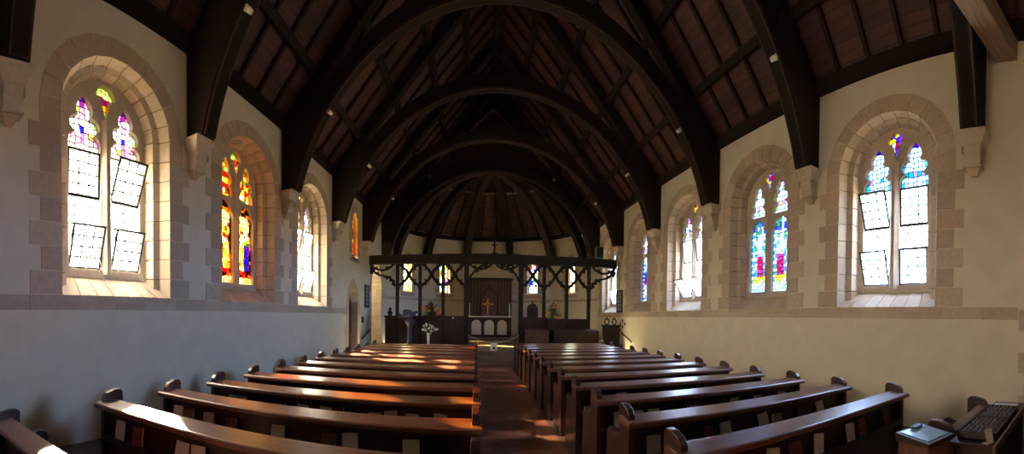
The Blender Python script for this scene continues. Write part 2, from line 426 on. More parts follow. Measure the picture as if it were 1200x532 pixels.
def stone_surround(root, fn, n=11):
    m = MB(); g = .0075
    # voussoirs on the wall face
    outer = [(1.24 * math.cos(math.pi * i / n), SPR + 1.12 * math.sin(math.pi * i / n)) for i in range(n + 1)]
    inner = [(HA * math.cos(math.pi * i / n), SPR + RISE * math.sin(math.pi * i / n)) for i in range(n + 1)]
    def shrink(q):
        c = [sum(p[k] for p in q) / len(q) for k in (0, 1)]
        out = []
        for p in q:
            d = math.hypot(p[0] - c[0], p[1] - c[1]) or 1; out.append((p[0] + (c[0] - p[0]) / d * g * 1.4, p[1] + (c[1] - p[1]) / d * g * 1.4))
        return out
    for i in range(n):
        q = shrink([inner[i], outer[i], outer[i + 1], inner[i + 1]])
        m.hexa([fn(p[0], -.014, p[1]) for p in q], [fn(p[0], .05, p[1]) for p in q])
    # jamb quoins, long and short
    k = 8; hh = (SPR - 1.93) / k
    for s in (-1, 1):
        for j in range(k):
            w = 1.24 if j % 2 else 1.39
            q = shrink([(s * HA, 1.93 + j * hh), (s * w, 1.93 + j * hh), (s * w, 1.93 + (j + 1) * hh), (s * HA, 1.93 + (j + 1) * hh)])
            m.hexa([fn(p[0], -.014, p[1]) for p in q], [fn(p[0], .05, p[1]) for p in q])
    # moulded lining of the reveal, in blocks
    for a in range(len(PROF) - 1):
        A, B = ring_pts(PROF[a][0], n), ring_pts(PROF[a + 1][0], n); wa, wb = PROF[a][1], PROF[a + 1][1]
        for i in range(len(A) - 1):
            def sh(p, q, t): return (p[0] + (q[0] - p[0]) * t, p[1] + (q[1] - p[1]) * t)
            L = math.dist(A[i], A[i + 1]) or 1; t = g / L
            a0, a1, b0, b1 = sh(A[i], A[i + 1], t), sh(A[i + 1], A[i], t), sh(B[i], B[i + 1], t), sh(B[i + 1], B[i], t)
            def off(p, d):
                cz = min(p[1], SPR); v = (p[0], p[1] - cz); l = math.hypot(*v) or 1; return (p[0] + v[0] / l * d, p[1] + v[1] / l * d)
            m.hexa([fn(a0[0], wa, a0[1]), fn(a1[0], wa, a1[1]), fn(b1[0], wb, b1[1]), fn(b0[0], wb, b0[1])],
                   [fn(off(p, .06)[0], w, off(p, .06)[1]) for p, w in ((a0, wa), (a1, wa), (b1, wb), (b0, wb))])
    # mortar behind the joints
    m.mi = 1
    A, B = ring_pts(-.012, n), ring_pts(PROF[-1][0] - .012, n)
    for i in range(len(A) - 1):
        m.face([fn(A[i][0], -.004, A[i][1]), fn(A[i + 1][0], -.004, A[i + 1][1]), fn(B[i + 1][0], .37, B[i + 1][1]), fn(B[i][0], .37, B[i][1])])
    m.build('stone_surround', [M['stone'], M['mortar']], root)
    # sloping sill in slabs
    s = MB(); ns = 7
    for i in range(ns):
        f0, f1 = i / ns + .003, (i + 1) / ns - .003
        ua0, ua1 = -HA + 2 * HA * f0, -HA + 2 * HA * f1; ub0, ub1 = -.76 + 1.52 * f0, -.76 + 1.52 * f1
        s.hexa([fn(ua0, -.02, 1.93), fn(ua1, -.02, 1.93), fn(ub1, .42, 2.24), fn(ub0, .42, 2.24)], [fn(ua0, -.02, 1.85), fn(ua1, -.02, 1.85), fn(ub1, .42, 1.85), fn(ub0, .42, 1.85)])
    s.build('window_sill', [M['stone']], root)

M['screenpad'] = M['screen']
def casement(root, fn, uc, hw, z0, z1, ang, seed):
    """bottom-hung iron casement leaning into the room"""
    cz, sz = math.cos(ang), math.sin(ang)
    w0 = .40
    def g(u, z, o=0): 
        d = z - z0; return fn(uc + u, w0 - d * sz - o * cz, z0 + d * cz - o * sz)
    m = MB(); t = .014
    def bar(u0, za, u1, zb):
        m.hexa([g(u0, za, .012), g(u1, za, .012), g(u1, zb, .012), g(u0, zb, .012)], [g(u0, za, -.012), g(u1, za, -.012), g(u1, zb, -.012), g(u0, zb, -.012)])
    bar(-hw, z0, hw, z0 + 2 * t); bar(-hw, z1 - 2 * t, hw, z1); bar(-hw, z0, -hw + 2 * t, z1); bar(hw - 2 * t, z0, hw, z1)
    # stay bars back to the frame
    if ang > .05:
        for s in (-1, 1):
            m.bar(g(s * hw * .97, z1 - .02), fn(uc + s * hw * .97, w0, z0 + (z1 - z0) * .45), .012)
    c = m.build('casement', [M['iron']], root)
    pane('leaded_pane', -hw + .02, hw - .02, z0 + .02, z1 - .02, 3, 4, c_clear, lambda u, z: g(u, z), GL['clear'], c, 0, seed)

def make_window(idx, side, yc, kind, seed):
    """side -1 left, +1 right; kind 'clear' or a pair of colour functions"""
    X = XL if side < 0 else XR
    root = struct(empty('window_%d' % idx, (X, yc, 0)))
    fn = lambda u, w, z: (side * w, u, z)
    stone_surround(root, fn)
    outer = arch(.78, SPR, .78, 2.2, 24)
    holes = []
    clear = kind == 'clear'
    for s in (-1, 1):
        if clear: holes.append([(x + s * .365, z) for x, z in cusped(.27, 2.33, 4.05)])
        else:
            holes.append([(x + s * .365, z) for x, z in trefoil(.27, 2.33, 3.62)])
            holes.append([(x + s * .365, z) for x, z in cusped(.23, 4.06, 4.08)])
    holes.append(dagger(0, 4.52, 5.02, .17))
    me = flat_mesh([outer] + holes, .10, lambda a, b, c: fn(a, .40 + c, b))
    t = add_me('tracery', me, M['stone_pale'], root)
    bv = t.modifiers.new('edge', 'BEVEL'); bv.width = .018; bv.segments = 2; bv.limit_method = 'ANGLE'
    # moulded mullion and sub-arches standing in front of the plate
    m = MB()
    m.hexa([fn(-.09, .36, 2.26), fn(.09, .36, 2.26), fn(.03, .29, 2.26), fn(-.03, .29, 2.26)], [fn(-.09, .36, 4.5), fn(.09, .36, 4.5), fn(.03, .29, 4.5), fn(-.03, .29, 4.5)])
    m.build('mullion', [M['stone_pale']], root)
    cr, ey = (c_crown, c_eye) if side < 0 else (c_crown_blue, c_eye_blue)
    if clear and side > 0 and idx > 6: cr, ey = c_crown, c_eye
    G = lambda u, z: fn(u, .42, z)
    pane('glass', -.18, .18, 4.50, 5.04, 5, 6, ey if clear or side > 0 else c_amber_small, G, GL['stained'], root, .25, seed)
    for s in (-1, 1):
        a, b = s * .365 - .28, s * .365 + .28
        if clear:
            pane('glass', a, b, 4.02, 4.81, 7, 9, cr, G, GL['stained'], root, .28, seed + s)
            lo = [(2.33, 2.97), (3.36, 4.02)]
            angs = {'1': (.36, .36), '3': (.3, .3)}
            pane('glass', a, b, 2.97, 3.36, 4, 3, c_clear, G, GL['clear'], root, 0, seed + 9)
            for k, (za, zb) in enumerate(lo):
                casement(root, fn, s * .365, .268, za + .005, zb - .005, OPEN[idx][k if s > 0 else k + 2], seed + k)
            fr = MB()
            for zz in (2.34, 2.97, 3.36, 4.02): fr.bar(fn(a, .41, zz), fn(b, .41, zz), .03, .022)
            fr.build('glazing_bar', [M['iron']], root)
        else:
            small = c_amber_small if side < 0 else c_crown
            pane('glass', a + .03, b - .03, 4.03, 4.84, 6, 8, small, G, GL['stained'], root, .3, seed + s)
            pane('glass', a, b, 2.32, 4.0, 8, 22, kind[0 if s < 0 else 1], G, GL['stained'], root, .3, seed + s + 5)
            fr = MB()
            for zz in (2.75, 3.2, 3.62): fr.bar(fn(a, .41, zz), fn(b, .41, zz), .012, .012)
            fr.build('glazing_bar', [M['iron']], root)
    windows.append((side, yc))
    ld = bpy.data.lights.new('daylight', 'AREA'); ld.shape = 'RECTANGLE'; ld.size = 1.5; ld.size_y = 2.8; ld.cycles.is_portal = True
    lo = bpy.data.objects.new('daylight', ld); COL.objects.link(lo)
    lo.matrix_world = Matrix.Translation((X + side * .50, yc, 3.6)) @ Matrix(((0, 0, side, 0), (side, 0, 0, 0), (0, 1, 0, 0), (0, 0, 0, 1)))
    return root

# hopper angles: lower/upper of far-side light, lower/upper of near-side light
OPEN = {1: (.30, .42, .30, .05), 3: (.35, .2, .35, .2), 5: (.30, .38, .05, .05), 7: (.62, .1, .62, .1), 9: (.3, .3, .3, .3)}

# ---------------------------------------------------------------- side walls
LWIN = [3.25, 6.45, 9.5]
RWIN = [3.15, 6.3, 9.4, 12.4, 15.55]
HOLE = [(HA * 1.0, z) for z in ()]
def hole_at(yc): return [(yc + p[0], p[1]) for p in arch(HA + .02, SPR, RISE + .02, SILL, 24)]
def lancet_hole(yc, h, b, spring, rise): return [(yc + p[0], p[1]) for p in pointed(h, spring, rise, b)]
DOORY, LANY = 12.95, 13.1
ARY0, ARY1 = 15.35, 17.02
ARCH_OPEN = [(ARY0 + (ARY1 - ARY0) / 2 + p[0], p[1]) for p in pointed((ARY1 - ARY0) / 2, 2.9, 1.15, 0)]
def wall(name, X, side, holes, y0, y1):
    loops = [[(y0, -.2), (y1, -.2), (y1, EAVE + .5), (y0, EAVE + .5)]] + holes
    me = flat_mesh(loops, WT, lambda a, b, c: (X + side * (WT / 2) + c, a, b))
    return struct(add_me(name, me, M['plaster']))
left_holes = [hole_at(y) for y in LWIN] + [lancet_hole(LANY, .36, 3.72, 4.95, .52), lancet_hole(DOORY, .52, .001, 2.0, .75), ARCH_OPEN]
left_holes.append([(-2.2, .001), (-1.0, .001), (-1.0, .002), (-2.2, .002)][:0] or hole_at(.1 - 3.2))
left_holes = left_holes[:-1]
wall('wall_left', XL, -1, left_holes, YW - WT, YA)
wall('wall_right', XR, 1, [hole_at(y) for y in RWIN], YW - WT, YA)
b = MB(); b.box(XL - WT, XR + WT, YW - WT, YW, -.2, 12.4); struct(b.build('wall_back', [M['plaster']]))

make_window(1, -1, LWIN[0], 'clear', 11)
make_window(2, -1, LWIN[1], (amber_fig(False), amber_fig(True)), 21)
make_window(3, -1, LWIN[2], 'clear', 31)
make_window(5, 1, RWIN[0], 'clear', 51)
make_window(6, 1, RWIN[1], (blue_fig(True), blue_fig(False)), 61)
make_window(7, 1, RWIN[2], 'clear', 71)
make_window(8, 1, RWIN[3], (ladder_fig(True), ladder_fig(False)), 81)
make_window(9, 1, RWIN[4], 'clear', 91)

def lancet(idx, origin, ang, h, b, spring, rise, sw, colf, seed, depth=.35, nc=5, nr=16, sillband=False):
    """small pointed window in a stone frame; local u along the wall, +w outward"""
    root = struct(empty('window_%d' % idx, origin, ang))
    fn = lambda u, w, z: (u, w, z)
    m = MB(); I = pointed(h, spring, rise, b, 5); O = pointed(h + sw, spring, rise + sw * 1.2, b, 5)
    n = len(I); k = 5
    for s in (0, 1):
        xs = 1 if s else -1
        for j in range(k):
            za, zb = b + (spring - b) * j / k + .003, b + (spring - b) * (j + 1) / k - .003; ww = h + sw + (.07 if j % 2 == 0 else 0)
            m.box(min(xs * h, xs * ww), max(xs * h, xs * ww), -.014, depth, za, zb)
    for i in range(2, n - 1):
        q = [I[i], O[i], O[i + 1], I[i + 1]]
        m.hexa([fn(p[0], -.014, p[1]) for p in q], [fn(p[0], depth, p[1]) for p in q])
    m.box(-h - sw, h + sw, -.02, depth, b - .28, b - .10)
    m.hexa([fn(-h - .02, -.02, b - .1), fn(h + .02, -.02, b - .1), fn(h + .02, depth, b + .02), fn(-h - .02, depth, b + .02)],
           [fn(-h - .02, -.02, b - .2), fn(h + .02, -.02, b - .2), fn(h + .02, depth, b - .2), fn(-h - .02, depth, b - .2)])
    m.build('stone_surround', [M['stone']], root)
    me = flat_mesh([pointed(h + .04, spring, rise + .05, b - .05, 8), trefoil_lancet(h - .05, b + .05, spring, rise)], .06, lambda a, bb, c: (a, depth - .02 + c, bb))
    add_me('tracery', me, M['stone_pale'], root)
    pane('glass', -h, h, b, spring + rise, nc, nr, colf, lambda u, z: (u, depth - .02, z), GL['stained'], root, .28, seed)
    ld = bpy.data.lights.new('daylight', 'AREA'); ld.shape = 'RECTANGLE'; ld.size = 2 * h; ld.size_y = spring + rise - b; ld.cycles.is_portal = True
    lo = bpy.data.objects.new('daylight', ld); COL.objects.link(lo)
    mw = Matrix.Translation(origin) @ Matrix.Rotation(ang, 4, 'Z')
    lo.matrix_world = mw @ Matrix.Translation((0, depth + .05, (b + spring + rise) / 2)) @ Matrix(((1, 0, 0, 0), (0, 0, 1, 0), (0, 1, 0, 0), (0, 0, 0, 1)))
    # area lights shine along local -Z; here local +Z is +Y (outward), so it faces the room
    return root
def trefoil_lancet(h, b, spring, rise):
    half = [(h, b), (h, spring), (h * .95, spring + rise * .2), (h * .62, spring + rise * .3), (h * .72, spring + rise * .45), (h * .5, spring + rise * .7), (0, spring + rise * .9)]
    return [(-x, z) for x, z in half[:-1]] + half[::-1]
lancet(4, (XL, LANY, 0), R(90), .29, 3.85, 4.95, .45, .25, c_red_lancet, 41, .15)

# dado band of squared stone
def band(name, segs, z0, z1):
    m = MB()
    for (p, q) in segs:
        p, q = Vector(p), Vector(q); L = (q - p).length; d = (q - p) / L; nrm = Vector((-d.y, d.x)); k = max(1, round(L / .62)); t = 0
        cuts = [0] + [i / k + rnd.uniform(-.12, .12) / k for i in range(1, k)] + [1]
        for a, c in zip(cuts, cuts[1:]):
            A, B = p + d * (a * L + .003), p + d * (c * L - .003)
            o = nrm * .016; i_ = -nrm * .03
            m.hexa([(*(A + i_), z0), (*(B + i_), z0), (*(B + o), z0), (*(A + o), z0)], [(*(A + i_), z1), (*(B + i_), z1), (*(B + o), z1), (*(A + o), z1)])
    return struct(m.build(name, [M['stone']]))
band('trim_1', [((XL, 12.25), (XL, YW)), ], 1.74, 1.925)
band('trim_2', [((XR, .90), (XR, YA))], 1.74, 1.925)

# ---------------------------------------------------------------- apse
AR, AZ = 4.95, 4.5
def apv(phi, r=1.0): return Vector((CX + AR * r * math.sin(R(phi)), YA + AZ * r * math.cos(R(phi))))
PH = [-90, -75, -45, -15, 15, 45, 75, 90]
apse_win = {2: (10, c_apse_gold, 101), 3: None, 4: (12, c_apse, 121), 5: (13, c_apse_gold, 131)}
apse_faces = []
for i in range(7):
    A, B = apv(PH[i]), apv(PH[i + 1]); L = (B - A).length; d = (B - A) / L; n = Vector((-d.y, d.x))      # n points outward (left of travel)
    ang = math.atan2(d.y, d.x); mid = (A + B) / 2
    holes = []
    spec = {1: (10, c_apse_gold, 101), 2: (11, c_apse, 111), 4: (12, c_apse, 121), 5: (13, c_apse_gold, 131)}.get(i)
    if spec: holes = [[(p[0], p[1]) for p in pointed(.32, 4.25, .5, 2.95)]]
    loops = [[(-L / 2 - .0, 0), (L / 2 + .0, 0), (L / 2, EAVE + .2), (-L / 2, EAVE + .2)]] + holes
    me = flat_mesh(loops, .4, lambda a, b, c: (a, .2 + c, b))
    o = struct(add_me('wall_apse_%d' % (i + 1), me, M['plaster'])); o.location = (mid.x, mid.y, 0); o.rotation_euler = (0, 0, ang)
    if spec: lancet(spec[0], (mid.x, mid.y, 0), ang, .30, 3.0, 4.25, .5, .2, spec[1], spec[2], .3, 5, 14)
band('trim_3', [(apv(PH[i + 1], .999), apv(PH[i], .999)) for i in range(7)], 2.5, 2.64)

# ---------------------------------------------------------------- floors and steps
b = MB(); b.box(XL - WT, XR + WT, YW - WT, 13.25, -.2, 0); struct(b.build('floor', [M['tiles']]))
b = MB(); b.box(0.08, 1.13, YW + .02, 12.6, 0.0, .008)
o = b.build('carpet_runner', [M['carpet']]); tag(o, 'long red brown runner laid down the central aisle between the pews', 'carpet')
st = MB()
for k in range(3):
    y0 = 13.0 + .32 * k
    st.box(-2.2 if k < 2 else XL - .3, 3.5 if k < 2 else XR + .2, y0, 13.66 if k < 2 else 17.3, .15 * k - (.2 if k == 2 else 0), .15 * (k + 1))
struct(st.build('floor_chancel', [M['tiles']]))
sa = MB(); sa.box(XL + .3, XR - .3, 17.0, 21.5, .3, .58)
sa.box(-1.4, 2.7, 17.9, 21.2, .3, SAF); struct(sa.build('floor_sanctuary', [M['tiles']]))

# ---------------------------------------------------------------- roof
RIDGE = EAVE + .20 + 4.95 * math.tan(PITCH)
def roof_z(dx): return RIDGE - abs(dx) * math.tan(PITCH)
def uvplane(name, quads, mat, parent=None, thick=.05):
    me = bpy.data.meshes.new(name); vs, fs, uvs = [], [], []
    for q in quads:
        b0 = len(vs); pts = [Vector(p) for p, _ in q]; n = (pts[1] - pts[0]).cross(pts[2] - pts[0]).normalized()
        if n.z < 0: n = -n
        vs += [tuple(p) for p in pts] + [tuple(p + n * thick) for p in pts]; k = len(q)
        fs.append(tuple(range(b0, b0 + k))); uvs.append([u for _, u in q])
        fs.append(tuple(range(b0 + k, b0 + 2 * k))[::-1]); uvs.append([u for _, u in q][::-1])
        for i in range(k):
            j = (i + 1) % k; fs.append((b0 + i, b0 + k + i, b0 + k + j, b0 + j)); uvs.append([q[i][1], q[i][1], q[j][1], q[j][1]])
    me.from_pydata(vs, [], fs); uv = me.uv_layers.new(name='UVMap'); i = 0
    for f in uvs:
        for c in f: uv.data[i].uv = c; i += 1
    me.materials.append(mat)
    o = bpy.data.objects.new(name, me); COL.objects.link(o)
    if parent: o.parent = parent
    return o
SL = 4.95 / math.cos(PITCH)
qs = []
for s in (-1, 1):
    ov = 5.6
    qs.append([((CX + s * ov, YW - WT, roof_z(ov)), (YW, -.8)), ((CX + s * ov, YA + .6, roof_z(ov)), (YA, -.8)), ((CX, YA + .6, RIDGE), (YA, SL)), ((CX, YW - WT, RIDGE), (YW, SL))])
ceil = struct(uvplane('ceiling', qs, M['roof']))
# rafters: one template per side, copied along the nave
def rafter_tmpl(s):
    m = MB(); dx0, dx1 = 4.98, .05
    a = Vector((CX + s * dx0, 0, roof_z(dx0) - .05)); c = Vector((CX + s * dx1, 0, roof_z(dx1) - .05))
    m.bar(a, c, .07, .11, up=(0, 1, 0)) if False else m.hexa(
        [(a.x, -.035, a.z - .07), (a.x, .035, a.z - .07), (c.x, .035, c.z - .07), (c.x, -.035, c.z - .07)],
        [(a.x, -.035, a.z + .06), (a.x, .035, a.z + .06), (c.x, .035, c.z + .06), (c.x, -.035, c.z + .06)])
    return m.build('rafter', [M['rafter']], ceil)
for s in (-1, 1):
    t = rafter_tmpl(s); first = True
    ys = [1.6 - 3.13 + 3.13 * k + 3.13 * j / 5 for k in range(6) for j in range(1, 5)]
    ys = [y for y in ys if y < YA - .1 and y > -2.5]
    for y in ys:
        if first: o = t; first = False
        else: o = t.copy(); COL.objects.link(o); o.parent = ceil
        o.location.y = y
    for dx in (4.15, 3.15, 2.1, 1.05):
        m = MB(); z = roof_z(dx) - .13; x = CX + s * dx
        c, q = math.cos(PITCH), math.sin(PITCH)
        def P(a, bb): return (x - s * a * c - s * bb * q, z + a * q - bb * c)   # a along slope, bb below it
        pr = [P(-.08, -.10), P(.08, -.10), P(.08, .09), P(-.08, .09)]
        m.hexa([(p[0], YW, p[1]) for p in pr], [(p[0], YA, p[1]) for p in pr])
        m.build('purlin', [M['beam']], ceil)
    m = MB(); xw = XL if s < 0 else XR
    m.box(min(xw, xw - s * .16), max(xw, xw - s * .16), YW, YA, EAVE - .06, EAVE + .16)
    m.build('wall_plate', [M['beam']], ceil)
RG = 5.0
gb = [(5.6, roof_z(5.6)), (0, RIDGE), (-5.6, roof_z(5.6)), (-5.6, EAVE)] + [(-RG * math.cos(math.pi * i / 30), 3.40 + RG * math.sin(math.pi * i / 30)) for i in range(5, 26)] + [(5.6, EAVE)]
gm = flat_mesh([gb], .08, lambda a, b, c: (CX + a, YA + .2 + c, b)); struct(add_me('wall_gable', gm, M['darkwood']))
m = MB(); m.box(CX - .1, CX + .1, YW, YA, RIDGE - .35, RIDGE - .1); m.build('ridge_beam', [M['beam']], ceil)

# trusses
RC, RZ = 4.70, 3.40
def truss(y, label, detail=True):
    root = tag(empty('roof_truss', (CX, y, 0)), label, 'roof truss', 'arched roof trusses over the nave')
    th = .10
    def ext(poly, mb, t=th): mb.hexa([(p[0], -t, p[1]) for p in poly], [(p[0], t, p[1]) for p in poly])
    # arched brace, as a ring in one piece
    a0 = math.asin((4.5 - RZ) / RC); n = 40
    m = MB(); prev = None
    for i in range(n + 1):
        t = a0 + (math.pi - 2 * a0) * i / n
        ci, si = math.cos(t), math.sin(t)
        cur = [(RC * ci, RZ + RC * si), ((RC + .40) * ci, RZ + (RC + .40) * si)]
        if abs(cur[1][0]) > 4.90: k = 4.90 / abs(cur[1][0]); cur[1] = (math.copysign(4.90, cur[1][0]), cur[1][1])
        ring = [m.bm.verts.new((cur[0][0], -th, cur[0][1])), m.bm.verts.new((cur[0][0], th, cur[0][1])), m.bm.verts.new((cur[1][0], th, cur[1][1])), m.bm.verts.new((cur[1][0], -th, cur[1][1]))]
        if prev:
            for q in range(4): m.bm.faces.new((prev[q], prev[(q + 1) % 4], ring[(q + 1) % 4], ring[q]))
        else: m.bm.faces.new(ring)
        prev = ring
    m.bm.faces.new(prev[::-1])
    m.build('arched_brace', [M['beam']], root)
    m = MB(); prev = None                                 # thin moulded fillet on the soffit edge
    for sg in (-1, 1):
        prev = None
        for i in range(n + 1):
            t = a0 + (math.pi - 2 * a0) * i / n; ci, si = math.cos(t), math.sin(t)
            y0, y1 = sg * th, sg * (th + .025)
            ring = [m.bm.verts.new((r * ci, yy, RZ + r * si)) for r, yy in ((RC + .0, y0), (RC + .0, y1), (RC + .07, y1), (RC + .07, y0))]
            if prev:
                for q in range(4): m.bm.faces.new((prev[q], prev[(q + 1) % 4], ring[(q + 1) % 4], ring[q]))
            else: m.bm.faces.new(ring)
            prev = ring
        m.bm.faces.new(prev)
    m.build('moulding', [M['darkwood']], root)
    for s in (-1, 1):
        m = MB()                                          # principal rafter
        A = [(s * 4.93, roof_z(4.93) - .12), (s * .0, RIDGE - .12), (s * .0, RIDGE - .55), (s * 4.93, roof_z(4.93) - .50)]
        ext(A, m, .12); m.build('principal_rafter', [M['beam']], root)
        m = MB()                                          # wall post widening into the brace
        A = [(s * 4.94, 4.50)] + [(s * math.sqrt(max(0, (RC + .05) ** 2 - (z - RZ) ** 2)), z) for z in (4.5, 4.9, 5.3, 5.7, 6.1, 6.4)] + [(s * 4.0, roof_z(4.0) - .3), (s * 4.94, roof_z(4.94) - .3)]
        ext(A, m, .15); m.build('wall_post', [M['beam']], root)
    return root
TL = ['dark arched roof truss nearest the camera, standing on the first corbels', 'dark arched roof truss on the second corbels, over the near pews',
      'dark arched roof truss whose arch crosses the top of the view', 'dark arched roof truss fourth from the camera, over the middle pews',
      'dark arched roof truss just in front of the rood screen']
for y, l in zip(TRUSS, TL): truss(y, l)
truss(YA, 'dark arched roof truss at the mouth of the apse, meeting its ribs')
tb = tag(empty('roof_beam', (5.78, 1.10, 5.60), R(-12)), 'pale weathered squared roof beam crossing the top right corner of the view', 'roof beam')
m = MB(); m.box(-5.1, .15, -.16, .16, 0, .30); m.build('beam', [M['oldbeam']], tb, .01)
m = MB(); m.box(-5.08, -4.84, -.12, .12, .30, RIDGE - 5.75); m.build('hanger_post', [M['beam']], tb)

# apse ribs and ceiling
apx = Vector((CX, YA, 10.9))
qs = []
for i in range(7):
    A, B = apv(PH[i], 1.05), apv(PH[i + 1], 1.05)
    L = (B - A).length
    qs.append([((A.x, A.y, EAVE + .05), (0, 0)), ((B.x, B.y, EAVE + .05), (L, 0)), ((apx.x, apx.y, apx.z), (L / 2, 6.5))])
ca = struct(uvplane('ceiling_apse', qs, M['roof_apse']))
def slope_bar(mb, p, q, w, h): mb.bar(p, q, w, h)
for i in range(7):
    A, B = apv(PH[i], .98), apv(PH[i + 1], .98); wide = i not in (0, 6)
    for f in ((.33, .67) if wide else (.5,)):
        P = A.lerp(B, f); T = A.lerp(B, .5); q = Vector((P.x, P.y, EAVE + .02)); e = Vector((apx.x, apx.y, apx.z - .2))
        e = q.lerp(e, .72); k = Vector((T.x, T.y, 0)).lerp(Vector((apx.x, apx.y, 0)), .72); 
        m = MB(); m.bar(q, e, .06, .1); m.build('rafter', [M['beam']], ca)
    for t in (.42,):
        a, c = A.lerp(Vector((CX, YA)), t), B.lerp(Vector((CX, YA)), t); z = EAVE + (apx.z - EAVE) * t - .08
        m = MB(); m.bar((a.x, a.y, z), (c.x, c.y, z), .1, .1); m.build('purlin', [M['oldbeam']], ca)
    m = MB(); A2, B2 = apv(PH[i], .975), apv(PH[i + 1], .975); m.bar((A2.x, A2.y, EAVE + .02), (B2.x, B2.y, EAVE + .02), .14, .2); m.build('wall_plate', [M['beam']], ca)
for k, ph in enumerate(PH[1:-1]):
    m = MB(); prev = None; n = 20; sx, sy = math.sin(R(ph)), math.cos(R(ph)); per = Vector((sy, -sx)) * .17
    for i in range(n + 1):
        t = math.asin((4.5 - RZ) / RC) + (math.pi / 2 - math.asin((4.5 - RZ) / RC)) * i / n
        ring = []
        for r, sg in ((RC, -1), (RC, 1), (RC + .34, 1), (RC + .34, -1)):
            d = r * math.cos(t); d = min(d, 4.78)
            p = Vector((CX + d * sx * AR / 4.95, YA + .1 + (d * sy) * AZ / 4.95)) + per * sg
            ring.append(m.bm.verts.new((p.x, p.y, RZ + r * math.sin(t))))
        if prev:
            for q in range(4): m.bm.faces.new((prev[q], prev[(q + 1) % 4], ring[(q + 1) % 4], ring[q]))
        else: m.bm.faces.new(ring)
        prev = ring
    m.bm.faces.new(prev[::-1])
    m.build('apse_rib', [M['beam'] if k % 2 else M['darkwood']], ca)

# ---------------------------------------------------------------- corbels
def corbel_tmpl():
    """wall at y=0, projecting to -y"""
    root = empty('corbel')
    m = MB()
    def sec(z0, w0, d0, z1, w1, d1):
        m.hexa([(-w0, 0, z0), (w0, 0, z0), (w0, -d0, z0), (-w0, -d0, z0)], [(-w1, 0, z1), (w1, 0, z1), (w1, -d1, z1), (-w1, -d1, z1)])
    sec(0, .23, .32, -.05, .225, .31); sec(-.05, .225, .30, -.20, .15, .22); 
    m.build('abacus', [M['stone_pale']], root, .006)
    m = MB(); sec(-.20, .14, .21, -.36, .125, .20); sec(-.36, .125, .2, -.48, .115, .15); sec(-.48, .14, .17, -.51, .14, .17); sec(-.51, .11, .14, -.60, .05, .05)
    for s in (-1, 1):
        pts = [(s * .135, -.19 + .055 * math.cos(t) * (1 - t / 14), -.27 + .055 * math.sin(t) * (1 - t / 14)) for t in [k * .6 for k in range(18)]]
        m.tube(pts, .018, 6)
    m.build('scroll', [M['stone_pale']], root, .005)
    return root
ct = corbel_tmpl(); index_kids(ct); firstc = True
nm = ['nearest the camera', 'second from the camera', 'third from the camera', 'fourth from the camera', 'beside the rood screen']
for side, X, sn in ((-1, XL, 'left'), (1, XR, 'right')):
    for k, y in enumerate(TRUSS + [YA - .05]):
        if k == 5: continue
        o = ct if firstc else dup(ct); firstc = False
        o.location = (X, y, 4.50); o.rotation_euler = (0, 0, R(90) if side < 0 else R(-90))
        tag(o, 'carved stone corbel under a roof truss on the %s wall, %s' % (sn, nm[k]), 'corbel', 'stone corbels carrying the roof trusses')
# fix facing: local -y must point into the room
for o in COL.objects:
    if o.name.startswith('corbel'): o.rotation_euler[2] = R(90) if o.location.x < 0 else R(-90)

# spotlights on the trusses
def spot_tmpl():
    root = empty('spotlight'); m = MB(); m.tube([(0, -.10, 0), (0, .02, .0)], [.05, .038], 12); m.build('lamp_head', [M['white']], root)
    m = MB(); m.bar((0, 0, 0), (0, 0, .09), .02); m.build('bracket', [M['iron']], root); return root
sp0 = spot_tmpl(); index_kids(sp0); first = True
for side in (-1, 1):
    for k in (1, 2, 3, 4):
        t = R(36); x = CX + side * (RC - .02) * math.cos(t); z = RZ + RC * math.sin(t) - .10
        o = sp0 if first else dup(sp0); first = False
        o.location = (x, TRUSS[k] - .03, z); o.rotation_euler = (R(-10), 0, side * R(20))
        tag(o, 'small white spotlight under the %s side of the %s' % ('left' if side < 0 else 'right', ['', 'second roof truss', 'truss crossing the top of the view', 'fourth roof truss', 'truss before the rood screen'][k]), 'spotlight', 'small spotlights on the roof trusses')

# ---------------------------------------------------------------- door, stone opening, handrails (left wall)
def door():
    d = struct(empty('door_1', (XL, DOORY, 0), R(90)))
    m = MB(); I = pointed(.5, 2.0, .73, 0, 5); O = pointed(.72, 2.0, 1.0, 0, 5); k = 6
    for xs in (-1, 1):
        for j in range(k):
            ww = .72 + (.1 if j % 2 else 0); m.box(min(xs * .5, xs * ww), max(xs * .5, xs * ww), -.014, .3, 2.0 * j / k + .003, 2.0 * (j + 1) / k - .003)
    for i in range(2, len(I) - 1):
        q = [I[i], O[i], O[i + 1], I[i + 1]]; m.hexa([(p[0], -.014, p[1]) for p in q], [(p[0], .3, p[1]) for p in q])
    m.build('stone_surround', [M['stone']], d)
    me = flat_mesh([pointed(.52, 2.0, .75, 0, 8)], .05, lambda a, b, c: (a, .26 + c, b)); leaf = add_me('door_leaf', me, M['darkwood'], d)
    m = MB()
    for z in (.45, 1.75): m.box(-.44, .2, .225, .24, z, z + .06)
    m.build('strap_hinge', [M['iron']], leaf)
    m = MB(); m.tube([(.34 + .05 * math.cos(t), .22, 1.05 + .05 * math.sin(t)) for t in [k * math.pi / 8 for k in range(17)]], .008, 6); m.build('door_handle', [M['iron']], leaf)
door()
d = struct(empty('door_3', (XR, -.22, 0), R(-90)))
m = MB(); I = pointed(.8, 1.9, 1.0, 0, 5); O = pointed(1.02, 1.9, 1.3, 0, 5)
